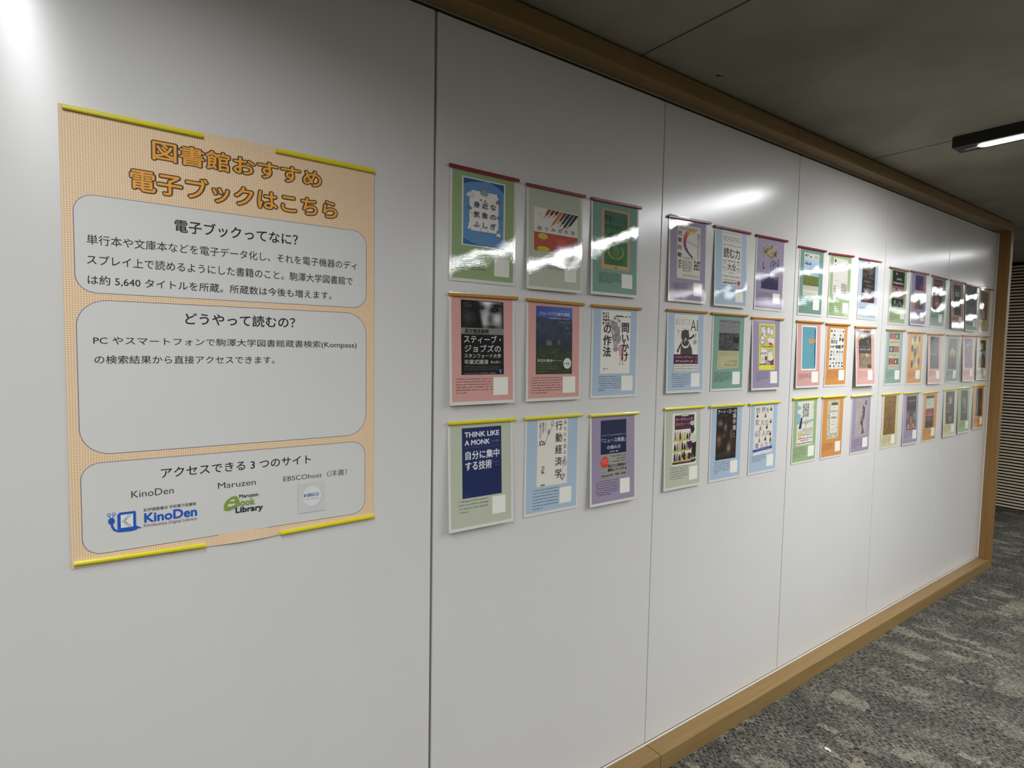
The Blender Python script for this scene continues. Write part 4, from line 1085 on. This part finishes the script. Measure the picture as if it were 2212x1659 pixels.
def D9(a):
    a.rect(0, 0, 100, 100, '#150f0e'); a.rect(0, 0, 100, 7, '#26181c'); a.rect(0, 8, 100, 40, '#b0b5a4'); a.marks(8, 11, 62, 15, '#45483f', 1); a.marks(8, 23, 48, 27, '#45483f', 1); a.rect(0, 40, 100, 45, '#58506a')
    a.raster(0, 45, 100, 66, 8, 10, lambda u, v: mix('#4a2420', '#a86040', blob(u, v, .5, .75, .5, .3) + .4 * blob(u, v, .5, .2, .6, .2))); a.rect(0, 64, 100, 67, '#1c100e'); a.raster(0, 67, 100, 84, 8, 8, lambda u, v: mix('#6a4434', '#1c1412', v + .2 * nz(u, v, 5)))
def E1(a):
    a.raster(0, 0, 100, 100, 12, 26, lambda u, v: mix('#252c24', '#3c6a2c', blob(u, v, .6, .18, .4, .08) + .3 * nz(u, v, 8))); a.rect(16, 23, 82, 38, '#93928c'); a.marks(22, 27, 74, 35, '#55544f', 2); a.rect(16, 52, 82, 74, '#8f928a'); a.marks(24, 56, 76, 70, '#55544f', 2, cw=12)
def E2(a):
    a.raster(0, 0, 100, 100, 14, 24, lambda u, v: mix('#3b4a4a', '#566058', .4 + nz(u, v, 4, 2))); a.ell(78, 14, 10, 6, '#1f3034', 12); a.ell(66, 56, 12, 7, '#55352c', 12); a.poly([(14, 92), (40, 74), (70, 72), (86, 88)], '#5a4a34')
def E3(a):
    a.raster(0, 0, 100, 100, 8, 20, lambda u, v: mix('#33260f', '#5c4c24', .4 + nz(u, v, 5, 2))); a.rect(0, 62, 70, 100, '#2c2026'); a.poly([(24, 66), (48, 64), (60, 70), (62, 98), (36, 98), (28, 82)], '#8a7458')
def E4(a):
    a.rect(0, 0, 100, 100, '#0f1210'); a.raster(4, 2, 96, 28, 8, 8, lambda u, v: mix('#101414', '#353a3c', nz(u, v, 5)))
    for k, c in ((0, '#94833a'), (1, '#7c7030'), (2, '#a08a3a'), (3, '#8a7040')): a.poly([(50, 30 + k * 3), (90 - k * 8, 44 + k * 5), (74, 52 + k * 4), (50, 44 + k * 4), (26, 54 + k * 3), (10 + k * 6, 50 + k * 4), (30, 36 + k * 3)], c)
    a.line([(60, 62), (56, 74), (40, 84), (36, 96)], 5, '#6f6450'); a.line([(44, 66), (70, 70), (78, 80)], 4, '#8a7448')
def E5(a):
    a.raster(0, 0, 100, 100, 12, 24, lambda u, v: mix('#2b2d5c', '#3a3d5a', .4 + nz(u, v, 5)) if v > .26 else mix('#2f2f68', '#3c3c70', u)); a.ell(30, 22, 26, 4, '#8a8694', 14); a.ell(66, 19, 20, 5, '#8a8694', 14); a.ell(74, 11, 14, 4, '#5f5f8a', 12); a.raster(10, 28, 90, 60, 6, 8, lambda u, v: mix('#2c3236', '#2f3350', v))
def E6(a):
    a.rect(0, 0, 100, 100, '#170f12'); a.rect(2, 12, 56, 34, '#9a9462'); a.poly([(8, 42), (94, 38), (88, 62), (60, 44), (30, 62), (16, 74)], '#77788a'); a.poly([(50, 46), (66, 62), (72, 92), (30, 92), (30, 72)], '#453436'); a.rect(0, 93, 100, 100, '#55141c')
def E7(a):
    a.rect(0, 0, 100, 100, '#19151a'); a.ell(54, 26, 25, 13, '#6a626a', 16); a.ell(56, 28, 15, 9, '#8a8480', 14); a.marks(8, 34, 80, 39, '#a09aa0', 1, bold=2.2, cw=16)
    for y, e in ((43, 58), (52, 66), (60, 60)): a.marks(8, y, e, y + 4.4, '#94909a', 1, bold=2.2, cw=13, seed=y)
    a.ell(54, 84, 26, 11, '#4c484c', 16); a.line([(54, 74), (50, 92)], 5, '#8a8884'); a.ell(56, 72, 12, 4, '#26222a', 12)
def E8(a):
    a.raster(0, 0, 100, 100, 8, 18, lambda u, v: mix('#141a17', '#262e2a', .4 + nz(u, v, 6))); a.ell(50, 38, 30, 14, '#665e68', 16); a.ell(58, 50, 18, 9, '#6a626c', 14); a.ell(72, 62, 16, 6, '#5a5660', 12); a.marks(30, 70, 84, 76, '#8a8a88', 1, latin=True, cw=10)
def E9(a):
    a.rect(0, 0, 100, 100, '#1e1512'); a.rect(8, 2, 92, 10, '#4a241c'); a.marks(20, 12, 84, 34, '#6a5c54', 4, latin=True, cw=9); a.marks(20, 40, 70, 78, '#6a6048', 6, latin=True, cw=11); a.rect(66, 40, 84, 74, '#4a4238')

ART = {'A1': (A1, 'g', 'blue cloud-framed cover'), 'A2': (A2, 's', 'cover of dark pencils'), 'A3': (A3, 't', 'dark green wreath cover'),
 'A4': (A4, 'p', 'black cover of a shadowed face'), 'A5': (A5, 'p', 'mountain church cover'), 'A6': (A6, 'b', 'white cover with grey crowd drawing'),
 'A7': (A7, 's', 'navy cover with white capitals'), 'A8': (A8, 'b', 'cream cover with vertical black title'), 'A9': (A9, 'v', 'navy and grey cover, red disc'),
 'B1': (B1, 'v', 'rainbow C-shaped arc cover'), 'B2': (B2, 'b', 'white all-lettering cover, small red oval'), 'B3': (B3, 'v', 'small brown picture above indigo block'),
 'B4': (B4, 'b', 'black bear cover'), 'B5': (B5, 't', 'grey landscape and olive band cover'), 'B6': (B6, 'v', 'yellow comic-panel cover'),
 'B7': (B7, 's', 'maroon signboard and shelves cover'), 'B8': (B8, 'b', 'dark old painting cover'), 'B9': (B9, 'b', 'white cover of tiny people and letters'),
 'C1': (C1, 'c', 'pale sky over grass cover'), 'C2': (C2, 'g', 'plain white ruled cover'), 'C3': (C3, 'b', 'brown-black cover with maroon foot'),
 'C4': (C4, 'p', 'teal cover with orange label'), 'C5': (C5, 'o', 'white cover of scattered blue icons'), 'C6': (C6, 'p', 'rock carving cover'),
 'C7': (C7, 'g', 'white cover with navy pencil'), 'C8': (C8, 'o', 'cover framed by newspaper scraps'), 'C9': (C9, 'v', 'grey cover of a bronze dancer'),
 'D1': (D1, 'g', 'black cover over pinkish photo'), 'D2': (D2, 'v', 'indigo and red cover'), 'D3': (D3, 'c', 'black cover with red band'),
 'D4': (D4, 't', 'red, black and cream striped cover'), 'D5': (D5, 'o', 'yellow oval-pattern cover'), 'D6': (D6, 'p', 'dark teal valley cover'),
 'D7': (D7, 'y', 'brown cover'), 'D8': (D8, 'v', 'black cover with colourful lower half'), 'D9': (D9, 'o', 'sunset cover with white label'),
 'E1': (E1, 'm', 'dark green cover with grey labels'), 'E2': (E2, 'c', 'murky grey-green cover'), 'E3': (E3, 'k', 'dark brown cover'),
 'E4': (E4, 'c', 'black cover with yellow flower'), 'E5': (E5, 'p', 'indigo cover with white cloud'), 'E6': (E6, 's', 'black cover with pale wings'),
 'E7': (E7, 'y', 'black portrait cover'), 'E8': (E8, 'g', 'black-green face cover'), 'E9': (E9, 'o', 'dark brown lettered cover')}
LINES = {'A1': 7, 'A2': 4, 'A3': 6, 'A4': 6, 'A5': 7, 'A6': 7, 'A7': 4, 'A8': 7, 'A9': 7, 'B1': 5, 'B2': 3, 'B3': 6, 'B4': 7, 'B5': 6, 'B6': 5, 'B7': 6, 'B8': 6, 'B9': 4, 'D1': 6, 'D2': 2, 'D3': 3}
SETN = {'A': 'nearest panel', 'B': 'second panel', 'C': 'third panel', 'D': 'fourth panel', 'E': 'farthest panel'}
SPOT = ['upper left', 'upper middle', 'upper right', 'middle left', 'centre', 'middle right', 'lower left', 'lower middle', 'lower right']

for key, (x0, zt, lift, bb, cv, qr, tx) in LAY.items():
    fn, pc, desc = ART[key]
    k = int(key[1]) - 1
    lam = M_LAM
    pcol = PAPER[pc]
    root = empty('book_poster', (x0, -.0012, zt))
    root.rotation_euler = (-math.asin(lift / .303), 0, 0)
    tag(root, 'laminated %s poster, %s, %s of %s' % (PNAME[pc], desc, SPOT[k], SETN[key[0]]), 'poster', 'laminated book posters on the white wall')
    sheet = Art(.1, 1.6)
    sheet.rect(0, 0, 216, 303, '#bab8b2')
    o = sheet.build('sheet', root, lam)
    sd = o.modifiers.new('thick', 'SOLIDIFY'); sd.thickness = .0004; sd.offset = -1
    g = Art(.2, 1.75)
    g.rect(7.5, 7.5, 208.5, 294, pcol)
    g.build('coloured_ground', root, lam)
    c = Art(.3, 1.38).frame(cv)
    if key == 'E2': c.frame((7.5, 7.5, 208.5, 215))
    fn(c)
    c.build('cover_picture', root, lam)
    if key in 'E2 E3': tx = (20, 231, 124, 265)
    t = Art(.3)
    ink = mix(pcol, '#17171c', .9)
    nl = LINES.get(key, 5)
    near = key[0] in 'AB'
    for i in range(nl):
        yy = tx[1] + (tx[3] - tx[1]) / nl * i
        e = tx[2] if i < nl - 1 else tx[0] + (tx[2] - tx[0]) * (.25 + .5 * R.random())
        t.marks(tx[0], yy, e, yy + min(3.6, (tx[3] - tx[1]) / nl * .68), ink, 1, cw=3.9 if near else 5.5, bold=1.6, seed=i + k * 11)
    t.build('caption_text', root, lam)
    q = Art(.3, 1.6)
    if key not in ('E3',):
        q.rect(qr[0], qr[1], max(qr[2], qr[0] + 46), min(qr[1] + 50, qr[3] + 2), '#c9c7be')
        q.build('blank_label', root, lam)
    colr = ('red', 'orange', 'yellow')[k // 3]
    bar(colr, *bb, '%s magnetic bar holding the %s poster, %s' % (colr, PNAME[pc], desc), 'magnetic bars above the book posters', y=-.0020)

# ---------------------------------------------------------------- bit of litter on the carpet
bm = bmesh.new()
bmesh.ops.create_grid(bm, x_segments=5, y_segments=3, size=1)
rr = random.Random(4)
for v in bm.verts:
    v.co = Vector((v.co.x * .006, v.co.y * .011, .002 + rr.random() * .005))
bmesh.ops.solidify(bm, geom=bm.faces[:], thickness=.0006)
me = bpy.data.meshes.new('paper_scrap'); bm.to_mesh(me); bm.free()
o = link('paper_scrap', me, M_WHITE_TRIM, None, (1.518, -.353, 0))
tag(o, 'tiny crumpled white paper scrap lying on the grey carpet', 'litter')
